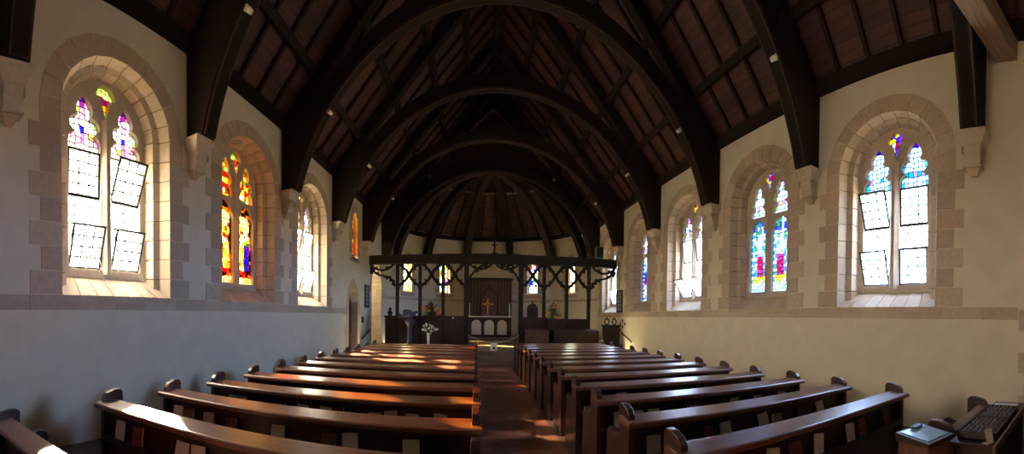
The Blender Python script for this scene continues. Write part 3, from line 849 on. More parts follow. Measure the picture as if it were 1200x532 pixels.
for xs in (-1, 1):
    for j in range(6):
        ww = 1.02 + (.09 if j % 2 else 0); m.box(min(xs * .8, xs * ww), max(xs * .8, xs * ww), -.016, 0, 1.9 * j / 6 + .005, 1.9 * (j + 1) / 6 - .005)
for i in range(2, len(I) - 1):
    q = [I[i], O[i], O[i + 1], I[i + 1]]; m.hexa([(p[0], -.016, p[1]) for p in q], [(p[0], 0, p[1]) for p in q])
m.build('stone_surround', [M['stone']], d)
me = flat_mesh([pointed(.8, 1.9, 1.0, 0, 8)], .05, lambda a, b, c: (a, .02 + c, b)); lf = add_me('door_leaf', me, M['darkwood'], d)
m = MB()
for z in (.4, 1.7): m.box(-.74, .5, -.014, -.004, z, z + .06)
m.build('strap_hinge', [M['iron']], lf)
o = struct(empty('door_2', (XL, 0, 0)))
m = MB(); k = 10; jw = .62
for j in range(k):
    z0, z1 = 2.9 * j / k + .008, 2.9 * (j + 1) / k - .008; e = .30 if j % 2 else .22
    m.box(-WT, -WT * .45 if j % 2 else -WT * .62, ARY1 - .02, ARY1 + .07, z0, z1); m.box(-WT * .45 + .015 if j % 2 else -WT * .62 + .015, .015, ARY1 - .02, ARY1 + .07, z0, z1)
    m.box(-.05, .015, ARY0 - e, ARY0, z0, z1)
cp = (ARY0 + ARY1) / 2; I = pointed((ARY1 - ARY0) / 2, 2.9, 1.15, 0, 7); O = pointed((ARY1 - ARY0) / 2 + .22, 2.9, 1.42, 0, 7)
for i in range(2, len(I) - 1):
    q = [I[i], O[i], O[i + 1], I[i + 1]]; q = [(min(p[0] + cp, YA - .02), p[1]) for p in q]
    m.hexa([(.015, p[0], p[1]) for p in q], [(-WT, p[0], p[1]) for p in q])
m.build('stone_surround', [M['stone_pale']], o)
# side chapel beyond the opening
m = MB(); m.box(XL - 2.2, XL - 2.1, 14.4, 18.2, 0, 4.4); struct(m.build('wall_chapel_side', [M['plaster']]))
m = MB(); m.box(XL - 2.1, XL - WT, 18.0, 18.2, 0, 4.4); m.box(XL - 2.1, XL - WT, 14.3, 14.5, 0, 4.4); struct(m.build('wall_chapel_ends', [M['plaster']]))
m = MB(); m.box(XL - 2.3, XL - WT, 14.3, 18.2, 4.4, 4.5); struct(m.build('ceiling_chapel', [M['plaster']]))
m = MB(); m.box(XL - 2.3, XL - WT + .3, 14.3, 18.2, .35, .445); struct(m.build('floor_chapel', [M['tiles']]))
ld = bpy.data.lights.new('chapel_lamp', 'POINT'); ld.energy = 14; ld.color = (1, .85, .5); ld.shadow_soft_size = .1
lo = bpy.data.objects.new('chapel_lamp', ld); COL.objects.link(lo); lo.location = (XL - 1.4, 16.0, 3.6)

def handrail(x, y0, y1, z0, z1, side, label):
    root = tag(empty('handrail', (x, 0, 0)), label, 'handrail')
    dx = -side * .09
    m = MB(); m.tube([(dx, y0 - .05, z0 - .02), (dx, y0, z0), (dx, y1, z1), (dx, y1 + .08, z1 + .02)], .028, 10); m.build('rail', [M['darkwood']], root)
    m = MB()
    for t in (.15, .85):
        y, z = y0 + (y1 - y0) * t, z0 + (z1 - z0) * t; m = MB(); m.bar((0, y, z - .06), (dx, y, z - .01), .02); m.build('bracket', [M['iron']], root)
handrail(XL, 13.9, 14.9, .85, 1.12, -1, 'short dark handrail rising beside the steps, below the left hymn board')
handrail(XR, 12.9, 13.8, .85, 1.12, 1, 'short dark handrail rising beside the steps, below the dark wall squares')

# hymn boards
def hymn_board(loc, rz, rows, label):
    root = tag(empty('hymn_board', loc, rz), label, 'hymn board')
    m = MB(); m.box(-.27, .27, -.03, 0, 0, .86); m.build('board', [M['darkwood']], root)
    m = MB()
    for x0, x1, z0, z1 in ((-.29, .29, -.02, .02), (-.29, .29, .84, .88), (-.29, -.25, -.02, .88), (.25, .29, -.02, .88)): m.box(x0, x1, -.045, 0, z0, z1)
    m.build('frame', [M['darkwood']], root)
    for k, r in enumerate(rows):
        m = MB(); z = .70 - .155 * k; m.box(-.2, .2, -.036, -.03, z - .012, z + .102); m.build('number_slip', [M['greyboard']], root)
hymn_board((XL, 14.62, 2.02), R(90), range(5), 'grey slatted hymn board on the wall beside the arched door')
hymn_board((XR, 14.25, 1.93), R(-90), range(5), 'dark hymn board with pale rows, between the window and the screen end')
m = MB(); m.box(0, .05, 0, .16, 0, .22); m.box(.05, .06, .05, .11, .06, .16); o = m.build('switch_box', [M['black']]); o.location = (XL, 13.95, 1.42); tag(o, 'small black switch box on the wall between door and hymn board', 'switch box')
sq0 = None
for k, (dy, dz) in enumerate([(0, .0), (0, .24), (0, -.24), (.24, .12), (-.24, .12), (.24, -.12)]):
    if sq0 is None:
        m = MB(); m.box(-.015, 0, -.055, .055, -.055, .055); m.box(-.02, -.015, -.035, .035, -.035, .035); sq0 = m.build('wall_plaque', [M['black']]); o = sq0
    else: o = sq0.copy(); COL.objects.link(o)
    o.location = (XR, 13.95 + dy, 1.35 + dz)
    tag(o, 'small dark square plaque low on the right wall, ' + ['middle of its column', 'top of its column', 'bottom of its column', 'upper one farthest away', 'nearest the pews', 'lower one farthest away'][k], 'plaque', 'dark square plaques on the right wall')

# ---------------------------------------------------------------- pews
def pew(L, label, dz=0):
    root = tag(empty('pew'), label, 'pew')
    m = MB(); m.box(.04, L - .04, 0, .03, .10, .82); m.build('back_panel', [M['pew']], root)
    # rounded cap rail lofted from a profile
    prof = [(-.125, .790), (-.135, .798), (-.135, .828), (-.123, .840), (.07, .862), (.082, .855), (.082, .82), (.07, .81)]
    m = MB(); m.hexa([(-.025, p[0], p[1]) for p in prof], [(L + .025, p[0], p[1]) for p in prof]); m.build('cap_rail', [M['rail']], root, .004)
    m = MB(); m.box(.05, L - .05, -.085, 0, .515, .535); m.box(.05, L - .05, -.095, -.083, .50, .560); m.build('book_ledge', [M['pew']], root, .003)
    m = MB(); m.box(.05, L - .05, .03, .43, .42, .45); m.box(.05, L - .05, .36, .38, .33, .42); m.build('seat', [M['pew']], root, .004)
    poly = [(-.07, 0), (-.07, .80), (-.065, .885), (-.03, .925), (.06, .952), (.125, .952), (.155, .925), (.155, .70), (.22, .655), (.30, .66), (.36, .69), (.42, .665), (.45, .60), (.44, .5), (.46, .42), (.46, 0)]
    for x0 in (0, L - .055):
        m = MB(); poly = [(p[0], p[1]) for p in poly]; m.hexa([(x0, p[0], p[1]) for p in poly], [(x0 + .055, p[0], p[1]) for p in poly]); m.build('bench_end', [M['pew']], root, .006)
    return root
XLP0, XLP1, XRP0, XRP1 = -3.02, .03, 1.19, 4.08
SP, Z0L, Z0R = .81, 2.10, 2.06
pl = pew(XLP1 - XLP0, 'x'); pr = pew(XRP1 - XRP0, 'x'); index_kids(pl)
pews = {}
for side, t, x0, z0, nrow, sn in ((-1, pl, XLP0, Z0L, 12, 'left'), (1, pr, XRP0, Z0R, 13, 'right')):
    first = True
    for k in range(0, nrow):
        o = t if first else dup(t); first = False
        o.location = (x0, z0 + SP * k , 0)
        tag(o, 'long dark varnished pew in the %s block, %s row from the camera' % (sn, NUM[k + 2]), 'pew', 'pews of the %s block' % sn)
        pews[(side, k)] = o

o = pew(3.0, 'x'); o.location = (-3.36, 1.17, 0); o.scale = (1, 1, .84); tag(o, 'low dark pew end cut off at the bottom left corner of the view', 'pew')
o = pew(XRP1 - 2.90, 'x'); o.location = (2.90, 1.04, 0); o.scale = (1, 1, .92)
for c_ in COL.objects:
    if c_.parent == o and c_.name.startswith('cap_rail'): c_.scale.y = .35
if 1:
    pass
tag(o, 'short dark pew end-on to the wall behind the leaflet shelf, bottom right', 'pew')
# hymn books and service sheets on the ledges
def book_tmpl(name, mat, w, h, t):
    m = MB(); m.box(0, w, -t, -t + .004, 0, h); m.box(0, w, -.004, 0, 0, h); m.box(0, .005, -t, 0, 0, h); o = m.build(name, [mat])
    m = MB(); m.box(.005, w - .004, -t + .004, -.004, .004, h - .004); m.build('pages', [M['paper']], o); return o
BM = {'red': simple('cover_red', (.15, .03, .025), .7), 'dark blue': simple('cover_blue', (.03, .05, .14), .6), 'grey': simple('cover_grey', (.36, .35, .33), .7), 'cream': simple('cover_cream', (.60, .55, .42), .7), 'brown': simple('cover_brown', (.14, .06, .04), .6)}
BT = {}
for c, mt in BM.items(): BT[c] = [book_tmpl('hymn_book', mt, .12, .155, .03), False]
def sheet_tmpl():
    m = MB(); m.box(0, .13, -.004, 0, 0, .165); m.box(0, .13, -.010, -.006, .0, .16); m.box(0, .003, -.010, 0, 0, .16)
    return m.build('service_sheet', [M['paper']])
ST = [sheet_tmpl(), False]
index_kids(None)
def place(T, loc, rot, label, cat, grp):
    o = T[0] if not T[1] else dup(T[0]); T[1] = True
    o.location = loc; o.rotation_euler = rot; tag(o, label, cat, grp); return o
rb = random.Random(5)
for side, x0, x1, sn in ((-1, XLP0, XLP1, 'left'), (1, XRP0, XRP1, 'right')):
    for k in range(0, 5):
        z0 = (Z0L if side < 0 else Z0R) + SP * k
        xs = []; x = x0 + .12 + rb.uniform(0, .15); 
        while x < x1 - .35:
            xs.append(x); x += .145 + rb.choice([.03, .05, .12, .22, .34])
        if k > 2: xs = xs[::2]
        items = xs if side > 0 else xs[::-1]            # counted from the aisle
        for q, xx in enumerate(items):
            tilt = R(-rb.uniform(8, 13)); roll = R(rb.uniform(-9, 9)); row = NUM[k + 2]
            if rb.random() < .55:
                place(ST, (xx, z0 - .053, .538 + abs(math.sin(roll)) * .15), (tilt, roll, 0), 'folded white service sheet on the %s-block pew, %s row, item %s from the aisle' % (sn, row, NUM[q + 1]), 'service sheet', 'papers on the pew ledges')
            else:
                c = rb.choice(['red', 'grey', 'dark blue', 'red', 'cream', 'brown'])
                place(BT[c], (xx, z0 - .052, .538 + abs(math.sin(roll)) * .125), (tilt, roll, 0), '%s hymn book on the %s-block pew, %s row, item %s from the aisle' % (c, sn, row, NUM[q + 1]), 'book', 'hymn books on the pew ledges')
for T in list(BT.values()) + [ST]:
    if not T[1]:
        for ch in list(T[0].children): bpy.data.objects.remove(ch)
        bpy.data.objects.remove(T[0])

# kneelers on the floor between the right-hand pews
kn = {}
for c, col in (('blue', (.03, .12, .32)), ('red', (.35, .03, .04)), ('tan', (.38, .22, .10))):
    mt = simple('kneeler_' + c, col, .95, var=.2, scale=60)
    m = MB(); m.box(-.17, .17, -.12, .12, 0, .15); body = m.build('kneeler', [mt], None, .025)
    m = MB(); m.box(-.05, .05, -.128, -.12, .04, .11); m.build('badge', [M['cloth']], body)
    kn[c] = [body, False]
index_kids(None)
for k, c, dx in ((0, 'blue', .32), (1, 'tan', .28), (1, 'blue', .75), (2, 'tan', .30), (3, 'blue', .30), (4, 'red', .32), (5, 'blue', .28), (2, 'red', .8), (6, 'tan', .3), (0, 'tan', .8)):
    place(kn[c], (XRP0 + dx, Z0R + SP * k - .27, .0), (0, 0, rb.uniform(-.15, .15)), '%s embroidered kneeler on the floor behind the %s right-hand pew, %s' % (c, NUM[k + 2], 'near the aisle' if dx < .5 else 'farther from the aisle'), 'kneeler', 'kneelers between the pews')

# ---------------------------------------------------------------- literature shelf on the last pew, bottom right
sh = tag(empty('literature_shelf', (2.66, .765, .03)), 'dark shelf holding leaflet trays behind the last pew, bottom right corner', 'shelf')
m = MB(); m.box(.10, 1.75, -.17, .19, .715, .735); m.build('shelf_board', [M['darkwood']], sh, .003)
m = MB(); m.box(.0, 1.75, -.19, -.17, .70, .765); m.build('front_lip', [M['rail']], sh, .003)
for x in (.15, 1.65):
    m = MB(); m.box(x, x + .04, -.14, .14, -.03, .715); m.build('leg', [M['darkwood']], sh)
trm = simple('pamphlet', (.30, .27, .25), .7, var=.2, scale=40)
for i, (x, l) in enumerate(((.20, 'dark open tray of leaflets on the corner shelf, nearer the small chest'), (.74, 'dark open tray of leaflets on the corner shelf, nearer the wall'))):
    t = tag(empty('leaflet_tray', (2.66 + x, .765, .766)), l, 'tray', 'leaflet trays on the corner shelf')
    m = MB(); m.box(0, .50, -.15, .16, 0, .010); m.build('tray_base', [M['darkwood']], t)
    for a in ((0, .50, -.15, -.138), (0, .50, .148, .16), (0, .012, -.15, .16), (.488, .50, -.15, .16)):
        m = MB(); m.box(*a, .0, .065); m.build('tray_side', [M['darkwood']], t)
    for q in range(6):
        y = -.12 + q * .042
        for hx in (.02, .26):
            m = MB(); m.hexa([(hx, y, .012), (hx + .21, y, .012), (hx + .21, y + .03, .062), (hx, y + .03, .062)], [(hx, y + .006, .012), (hx + .21, y + .006, .012), (hx + .21, y + .036, .062), (hx, y + .036, .062)])
            m.build('leaflet', [trm], t)
m = MB(); m.box(0, .34, -.13, .14, 0, .005); m.build('x', [M['paper']]) if False else None
m = MB(); m.box(0, .36, -.13, .13, 0, .006); m.hexa([(.02, -.11, .006), (.34, -.14, .006), (.35, .10, .006), (.03, .14, .006)], [(.02, -.11, .012), (.34, -.14, .012), (.35, .10, .012), (.03, .14, .012)])
o = m.build('paper_stack', [M['paper']]); o.location = (2.66 + 1.28, .80, .766); tag(o, 'flat pile of white papers at the wall end of the corner shelf', 'papers')
bx = tag(empty('collection_chest', (2.63, 1.10, 0), R(-12)), 'small wooden chest with a pale blue glazed top, bottom right', 'chest')
m = MB(); m.box(-.15, .15, -.13, .13, 0, .80); m.build('body', [M['redwood']], bx, .005)
m = MB(); m.hexa([(-.17, -.15, .80), (.17, -.15, .80), (.17, .15, .80), (-.17, .15, .80)], [(-.17, -.15, .83), (.17, -.15, .83), (.17, .15, .86), (-.17, .15, .86)]); lid = m.build('lid', [M['darkwood']], bx, .004)
m = MB(); m.hexa([(-.14, -.12, .834), (.14, -.12, .834), (.14, .12, .858), (-.14, .12, .858)], [(-.14, -.12, .839), (.14, -.12, .839), (.14, .12, .863), (-.14, .12, .863)]); m.build('notice_sheet', [simple('bluepaper', (.30, .44, .50), .25)], lid)
m = MB(); m.box(0, .12, 0, .05, 0, .014); o = m.build('notepad', [M['greyboard']], None, .002); o.location = (2.62, 1.17, .868); tag(o, 'small grey notepad lying on top of the wooden chest', 'notepad')
m = MB(); m.hexa([(0, 0, 0), (.10, 0, 0), (.10, .03, .13), (0, .03, .13)], [(0, .005, 0), (.10, .005, 0), (.10, .035, .13), (0, .035, .13)]); m.box(0, .1, .0, .07, 0, .004); o = m.build('folded_card', [M['paper']]); o.location = (2.77, .66, .767); o.scale = (.8, .8, .8); o.rotation_euler = (0, 0, -.4); tag(o, 'folded white card standing between the chest and the leaflet trays', 'card')

# ---------------------------------------------------------------- rood screen
YS = 14.3
rs = tag(empty('rood_screen', (CX, YS, 0)), 'black carved timber rood screen spanning the church before the apse', 'rood screen')
BZ0, BZ1 = 3.66, 3.98
m = MB(); m.box(-4.72, 4.74, -.14, .14, BZ0 + .03, BZ1 - .03); m.box(-4.72, 4.74, -.17, .17, BZ1 - .05, BZ1); m.box(-4.72, 4.74, -.16, .16, BZ0, BZ0 + .05); m.build('beam', [M['screen']], rs)
posts = [-3.64, -2.77, -1.90, -1.03, 1.00, 1.88, 2.76, 3.64]
for i, x in enumerate(posts):
    w = .085 if i in (3, 4) else .06
    m = MB(); m.box(x - w, x + w, -w, w, CHF, BZ0 + .02); m.box(x - w - .03, x + w + .03, -w - .03, w + .03, CHF, CHF + .12); m.box(x - w - .02, x + w + .02, -w - .02, w + .02, 2.72, 2.78)
    m.build('post', [M['screen']], rs)
def ringpart(cx, cz, r0, r1, a0, a1, cusps, t=.035, name='tracery', p_=2.0):
    m = MB(); n = max(6, int(abs(a1 - a0) / .13)); prev = None; se = lambda v: math.copysign(abs(v) ** (2 / p_), v)
    for i in range(n + 1):
        a = a0 + (a1 - a0) * i / n; ring = [m.bm.verts.new((cx + r * se(math.cos(a)), yy, cz + r * se(math.sin(a)))) for r, yy in ((r0, -t), (r0, t), (r1, t), (r1, -t))]
        if prev:
            for q in range(4): m.bm.faces.new((prev[q], prev[(q + 1) % 4], ring[(q + 1) % 4], ring[q]))
        else: m.bm.faces.new(ring)
        prev = ring
    m.bm.faces.new(prev[::-1])
    for a, rr_, ln in cusps:
        c, s = math.cos(a), math.sin(a); p = [(cx + rr_ * math.cos(a - .16), cz + rr_ * math.sin(a - .16)), (cx + rr_ * math.cos(a + .16), cz + rr_ * math.sin(a + .16)), (cx + (rr_ + ln) * c, cz + (rr_ + ln) * s)]
        m.hexa([(q[0], -t * .8, q[1]) for q in p], [(q[0], t * .8, q[1]) for q in p])
    return m.build(name, [M['screen']], rs)
cz = 3.24
for i, x in enumerate(posts):
    cus = [(R(a), .325, -.11) for a in (45, 135, 225, 315)] + [(R(a), .40, .08) for a in (60, 120, 240, 300)]
    if i in (0, 3, 4, 7):
        s = 1 if i in (0, 4) else -1
        ringpart(x, cz, .355, .475, R(-90), R(90) if s > 0 else R(-270), [c for c in cus if (math.cos(c[0]) > 0) == (s > 0)], p_=1.42)
    else: ringpart(x, cz, .355, .475, R(-90), R(270), cus, p_=1.42)
# end brackets and the arch heads of the middle bay
for s in (-1, 1):
    ringpart(s * 4.20, 3.70, .44, .52, R(90) - s * R(90), R(90) - s * R(178), [(R(90) - s * R(a), .44, -.08) for a in (120, 150)], name='end_bracket')
    ringpart(s * 4.20, 2.74, .42, .50, R(90), R(90) + s * R(82), [(R(90) + s * R(a), .43, -.09) for a in (20, 45, 68)] + [(R(90) + s * R(a), .49, .07) for a in (32, 58)], name='end_bracket')
    ringpart(s * 4.25, 3.98, .52, .59, R(-90) - R(58), R(-90) + R(58), [(R(-90) + R(a), .52, -.08) for a in (-25, 25)], name='end_bracket')
    m = MB(); m.box(s * 4.66 - .05, s * 4.66 + .05, -.06, .06, 3.3, 3.68); m.build('drop_post', [M['screen']], rs)
    xp = posts[3] if s < 0 else posts[4]
    ringpart(xp - s * 1.0, 2.72, .93, 1.0, R(90) - s * R(6), R(90) - s * R(72), [(R(90) - s * R(a), .93, -.09) for a in (20, 42)], name='arch_head')
    ringpart(xp - s * .52, 3.98, .50, .57, R(-90) - R(56), R(-90) + R(56), [(R(-90) + R(a), .50, -.08) for a in (-25, 0, 25)], name='arch_head')
# cresting and cross
m = MB()
for i in range(22):
    x = -.95 + i * .09; m.hexa([(x - .03, -.02, BZ1), (x + .03, -.02, BZ1), (x + .022, -.02, BZ1 + .05), (x, -.02, BZ1 + .085), (x - .022, -.02, BZ1 + .05)], [(x - .03, .02, BZ1), (x + .03, .02, BZ1), (x + .022, .02, BZ1 + .05), (x, .02, BZ1 + .085), (x - .022, .02, BZ1 + .05)])
m.build('cresting', [M['screen']], rs)
m = MB(); m.box(-.03, .03, -.03, .03, BZ1, BZ1 + .62); m.box(-.09, .09, -.03, .03, BZ1 + .34, BZ1 + .39); m.box(-.09, .09, -.05, .05, BZ1, BZ1 + .1); m.build('cross', [M['screen']], rs)
# panelled base
def panel_base(x0, x1, top, name='panelled_base'):
    m = MB(); m.box(x0, x1, -.03, .03, CHF, top); m.box(x0 - .06, x1 + .02, -.10, .10, top - .07, top); m.box(x0 - .03, x1, -.06, .06, top - .12, top - .07); m.box(x0, x1, -.06, .06, CHF, CHF + .14)
    n = max(1, round((x1 - x0) / .28))
    for i in range(n + 1):
        x = x0 + (x1 - x0) * i / n; m.box(x - .025, x + .025, -.05, .05, CHF, top)
    for i in range(n):
        xc = x0 + (x1 - x0) * (i + .5) / n; w = (x1 - x0) / n / 2 - .03
        I = pointed(w, top - .38, w * 1.3, top - .40, 5)[2:]
        for a, c in zip(I, I[1:]): m.bar((xc + a[0], -.04, a[1]), (xc + c[0], -.04, c[1]), .03)
    return m.build(name, [M['darkwood']], rs)
panel_base(-4.08, -1.09, 1.70); panel_base(1.08, 2.0, 1.68); panel_base(2.0, 3.6, 1.64)
m = MB(); m.lathe([(.09, 0), (.06, .05), (.11, .10), (.09, .16), (.03, .2), (.06, .26), (.03, .3), (.0, .36)], (-3.92, 0, 1.69), 10); m.box(-3.99, -3.85, -.02, .02, 1.90, 1.93); m.build('finial', [M['screen']], rs)
# speakers on the beam
for x, l in ((-4.08, 'black loudspeaker box standing on the left end of the screen beam'), (4.04, 'grey loudspeaker box standing on the right end of the screen beam')):
    t = tag(empty('loudspeaker', (CX + x, YS, BZ1 + .001)), l, 'loudspeaker')
    m = MB(); m.box(-.15, .15, -.12, .12, .03, .48); m.box(-.05, .05, -.05, .05, 0, .04); m.build('cabinet', [M['black'] if x < 0 else M['greyboard']], t, .01)
    m = MB(); m.box(-.13, .13, -.13, -.12, .06, .45); m.build('grille', [M['black']], t)

# ---------------------------------------------------------------- sanctuary furniture
al = tag(empty('altar', (CX - .03, 18.9, SAF)), 'altar with three white panels behind dark pointed arches', 'altar')
m = MB(); m.box(-1.02, 1.02, -.30, .35, 0, .96); m.build('body', [M['darkwood']], al)
m = MB(); m.box(-1.12, 1.12, -.40, .40, .96, 1.01); m.build('altar_top', [M['darkwood']], al)
m = MB(); m.box(-1.13, 1.13, -.41, .41, 1.01, 1.022); m.box(-1.13, 1.13, -.415, -.405, .965, 1.022); m.build('linen_cloth', [M['cloth']], al)
for k in (-1, 0, 1):
    m = MB(); n = 14
    for i in range(n):
        x0 = k * .62 - .24 + .48 * i / n; x1 = x0 + .48 / n; d = .012 if i % 2 else 0; m.box(x0, x1, -.33 - d, -.30, .12, .86)
    m.build('white_panel', [M['cloth']], al)
holes = [[(k * .62 + p[0], p[1]) for p in pointed(.235, .60, .24, .12)] for k in (-1, 0, 1)]
me = flat_mesh([[(-1.04, 0), (1.04, 0), (1.04, .96), (-1.04, .96)]] + holes, .04, lambda a, b, c: (a, -.37 + c, b)); add_me('arcade_front', me, M['darkwood'], al)

rr_ = tag(empty('reredos', (CX - .0, 19.75, SAF)), 'dark ribbed wooden reredos panel standing behind the altar', 'reredos')
m = MB(); m.box(-1.08, 1.08, -.04, .04, 0, 2.85); m.build('board', [M['redwood']], rr_)
m = MB(); m.box(-1.2, 1.2, -.14, .08, 2.85, 2.98); m.box(-1.15, -1.03, -.09, .06, 0, 2.85); m.box(1.03, 1.15, -.09, .06, 0, 2.85); m.build('frame', [M['darkwood']], rr_)
m = MB()
for i in range(13):
    x = -.93 + i * .155
    if abs(x) > .38: m.box(x - .02, x + .02, -.08, -.04, 0, 2.85)
m.build('rib', [M['darkwood']], rr_)
m = MB()
og = [(.42, 1.0), (.42, 1.9), (.38, 2.1), (.26, 2.25), (.12, 2.35), (.04, 2.5), (0, 2.72)]
for s in (-1, 1):
    for a, c in zip(og, og[1:]): m.bar((s * a[0], -.08, a[1]), (s * c[0], -.08, c[1]), .05, .05)
m.build('ogee_arch', [M['darkwood']], rr_)

cr = tag(empty('altar_cross', (CX - .08, 19.4, SAF + 1.025)), 'gold cross with a red centre standing in front of the reredos', 'cross'); cr.scale = (.8, .8, .8)
m = MB(); m.box(-.16, .16, -.1, .1, .0, .10); m.build('base', [M['redbrown']], cr)
m = MB(); m.box(-.035, .035, -.02, .02, .1, 1.08); m.box(-.32, .32, -.02, .02, .72, .79)
for p in ((0, 1.08), (-.32, .755), (.32, .755)): m.blob((p[0], 0, p[1]), (.05, .025, .05))
m.hexa([(-.17, -.025, .755), (0, -.025, .585), (.17, -.025, .755), (0, -.025, .925)], [(-.17, .02, .755), (0, .02, .585), (.17, .02, .755), (0, .02, .925)])
m.build('cross_arms', [M['gold']], cr)
m = MB(); m.hexa([(-.09, -.04, .755), (0, -.04, .665), (.09, -.04, .755), (0, -.04, .845)], [(-.09, -.02, .755), (0, -.02, .665), (.09, -.02, .755), (0, -.02, .845)]); m.build('centre_boss', [M['redbrown']], cr)
m = MB(); m.box(-1.1, 1.1, -.1, .12, 0, 1.0); sl = m.build('retable', [M['darkwood']]); sl.location = (CX - .03, 19.45, SAF); tag(sl, 'dark retable shelf between altar and reredos, under the gold cross', 'retable')

def candle(x, l):
    t = tag(empty('candlestick', (x, 18.92, SAF + 1.022)), l, 'candlestick', 'candlesticks on the altar')
    m = MB(); m.lathe([(.06, 0), (.06, .015), (.02, .04), (.018, .10), (.035, .12), (.035, .13)], (0, 0, 0), 12); m.build('stick', [M['gold']], t)
    m = MB(); m.lathe([(.022, .13), (.022, .62), (.004, .63), (.003, .65)], (0, 0, 0), 12); m.build('candle', [M['white']], t)
candle(CX - .98, 'white altar candle in a gold stick at the left end of the altar'); candle(CX + .98, 'white altar candle in a gold stick at the right end of the altar')

# rope with hanging notice across the step
rp = tag(empty('barrier_rope', (0, 14.12, 0)), 'thin pale rope slung between the screen posts across the chancel opening', 'rope')
xa, xb = CX + posts[3] + .06, CX + posts[4] - .06
pts = [(xa + (xb - xa) * t, 0, 1.02 - .30 * 4 * t * (1 - t)) for t in [i / 20 for i in range(21)]]
m = MB(); m.tube(pts, .010, 6); m.build('rope', [M['cord']], rp)
for x in (xa, xb):
    m = MB(); m.tube([(x, .03, 1.02), (x, -.02, 1.02)], .018, 8); m.build('hook', [M['iron']], rp)
ns = tag(empty('hanging_notice', (CX, 14.10, .45)), 'small white notice with a black symbol hanging on the rope', 'notice')
m = MB(); m.box(-.12, .12, -.004, .004, -.06, .26); m.build('card', [M['white']], ns)
m = MB(); m.box(-.055, .055, -.008, -.004, .03, .12); m.tube([(.04 * math.cos(t), -.006, .12 + .06 * math.sin(t)) for t in [k * math.pi / 8 for k in range(9)]], .010, 6); m.box(-.06, .06, -.008, -.004, -.03, -.015); m.build('symbol', [M['black']], ns)

# eagle lectern
el = tag(empty('eagle_lectern', (-2.38, 13.62, CHF)), 'bluish brass eagle lectern on a pillar before the screen', 'lectern')
m = MB(); m.lathe([(.24, 0), (.24, .05), (.16, .10), (.10, .16), (.085, .40), (.12, .44), (.085, .48), (.075, .85), (.11, .90), (.15, .98), (.18, 1.04), (.18, 1.08), (.08, 1.12), (.05, 1.18)], (0, 0, 0), 20); m.build('pillar', [M['brass']], el)
m = MB()   # body: one tapered form from tail to head
bp = [(-.30, .0, 1.26), (-.20, 0, 1.24), (-.08, 0, 1.23), (.05, 0, 1.26), (.15, 0, 1.31), (.21, 0, 1.36), (.25, 0, 1.37), (.30, 0, 1.345), (.32, 0, 1.32)]
m.tube(bp, [.03, .055, .085, .10, .085, .055, .045, .022, .006], 12); m.build('body', [M['brass']], el)
for s in (-1, 1):
    m = MB(); w = [(.12, 0, 1.36), (.02, s * .02, 1.44), (-.14, s * .05, 1.47), (-.24, s * .06, 1.42), (-.20, s * .06, 1.30), (-.05, s * .03, 1.28), (.08, s * .0, 1.30)]
    m.hexa([(p[0], p[1] + s * .07, p[2]) for p in w], [(p[0], p[1] + s * .10, p[2]) for p in w]); m.build('wing', [M['brass']], el)
m = MB(); w = [(-.26, 1.24), (-.40, 1.36), (-.42, 1.30), (-.39, 1.24), (-.42, 1.17), (-.38, 1.15), (-.26, 1.21)]; m.hexa([(p[0], -.04, p[1]) for p in w], [(p[0], .04, p[1]) for p in w]); m.build('tail', [M['brass']], el)

# flowers
def flowers(name, loc, label, vase_prof, vmat, spread, n, cols, top, green=60):
    t = tag(empty(name, loc), label, 'flowers')
    m = MB(); m.lathe(vase_prof, (0, 0, 0), 14); m.build('vase', [vmat], t)
    rf = random.Random(n + int(loc[0] * 10)); zt = vase_prof[-1][1]
    m = MB()
    for i in range(green):
        a, el_ = rf.uniform(0, 2 * math.pi), rf.uniform(-.25, 1.45); r = rf.uniform(.5, 1)
        d = Vector((math.cos(a) * math.cos(el_) * spread, math.sin(a) * math.cos(el_) * spread * .7, math.sin(el_) * top)) * r
        p = Vector((0, 0, zt)); q = p + d
        m.bar(p, q, .006)
        u = d.cross(Vector((0, 0, 1))).normalized() * .03; e = q + d.normalized() * .10
        mid = q + d.normalized() * .05 + Vector((0, 0, .01))
        m.hexa([q, mid + u, e, mid - u], [q + Vector((0, 0, .006)), mid + u + Vector((0, 0, .006)), e + Vector((0, 0, .004)), mid - u + Vector((0, 0, .006))])
    m.build('foliage', [M['leaf']], t)
    tm = {}
    for i in range(n):
        c = cols[i % len(cols)]
        a, el_ = rf.uniform(0, 2 * math.pi), rf.uniform(-.1, 1.4); r = rf.uniform(.75, 1.05)
        q = Vector((math.cos(a) * math.cos(el_) * spread, math.sin(a) * math.cos(el_) * spread * .7, zt + math.sin(el_) * top)) * 1
        q = Vector((q.x * r, q.y * r - .02, zt + (q.z - zt) * r))
        if c not in tm:
            mb = MB(); 
            for k in range(7):
                an = k * 2 * math.pi / 7; mb.blob((.028 * math.cos(an), 0.028 * math.sin(an), 0), (.024, .024, .014), 6)
            mb.blob((0, 0, .012), (.018, .018, .016), 6)
            o = mb.build('blossom', [FM[c]], t); tm[c] = o
        else: o = tm[c].copy(); COL.objects.link(o); o.parent = t
        o.location = q; o.rotation_euler = (rf.uniform(.6, 1.5), 0, rf.uniform(-.6, .6)); s = rf.uniform(1.0, 1.7) * (.62 if c == 'white' else 1); o.scale = (s, s, s)
    return t
FM = {'yellow': simple('petal_yellow', (.85, .55, .05), .7), 'orange': simple('petal_orange', (.8, .25, .05), .7), 'red': simple('petal_red', (.6, .06, .06), .7), 'white': simple('petal_white', (.8, .8, .76), .7), 'cream': simple('petal_cream', (.8, .7, .4), .7)}
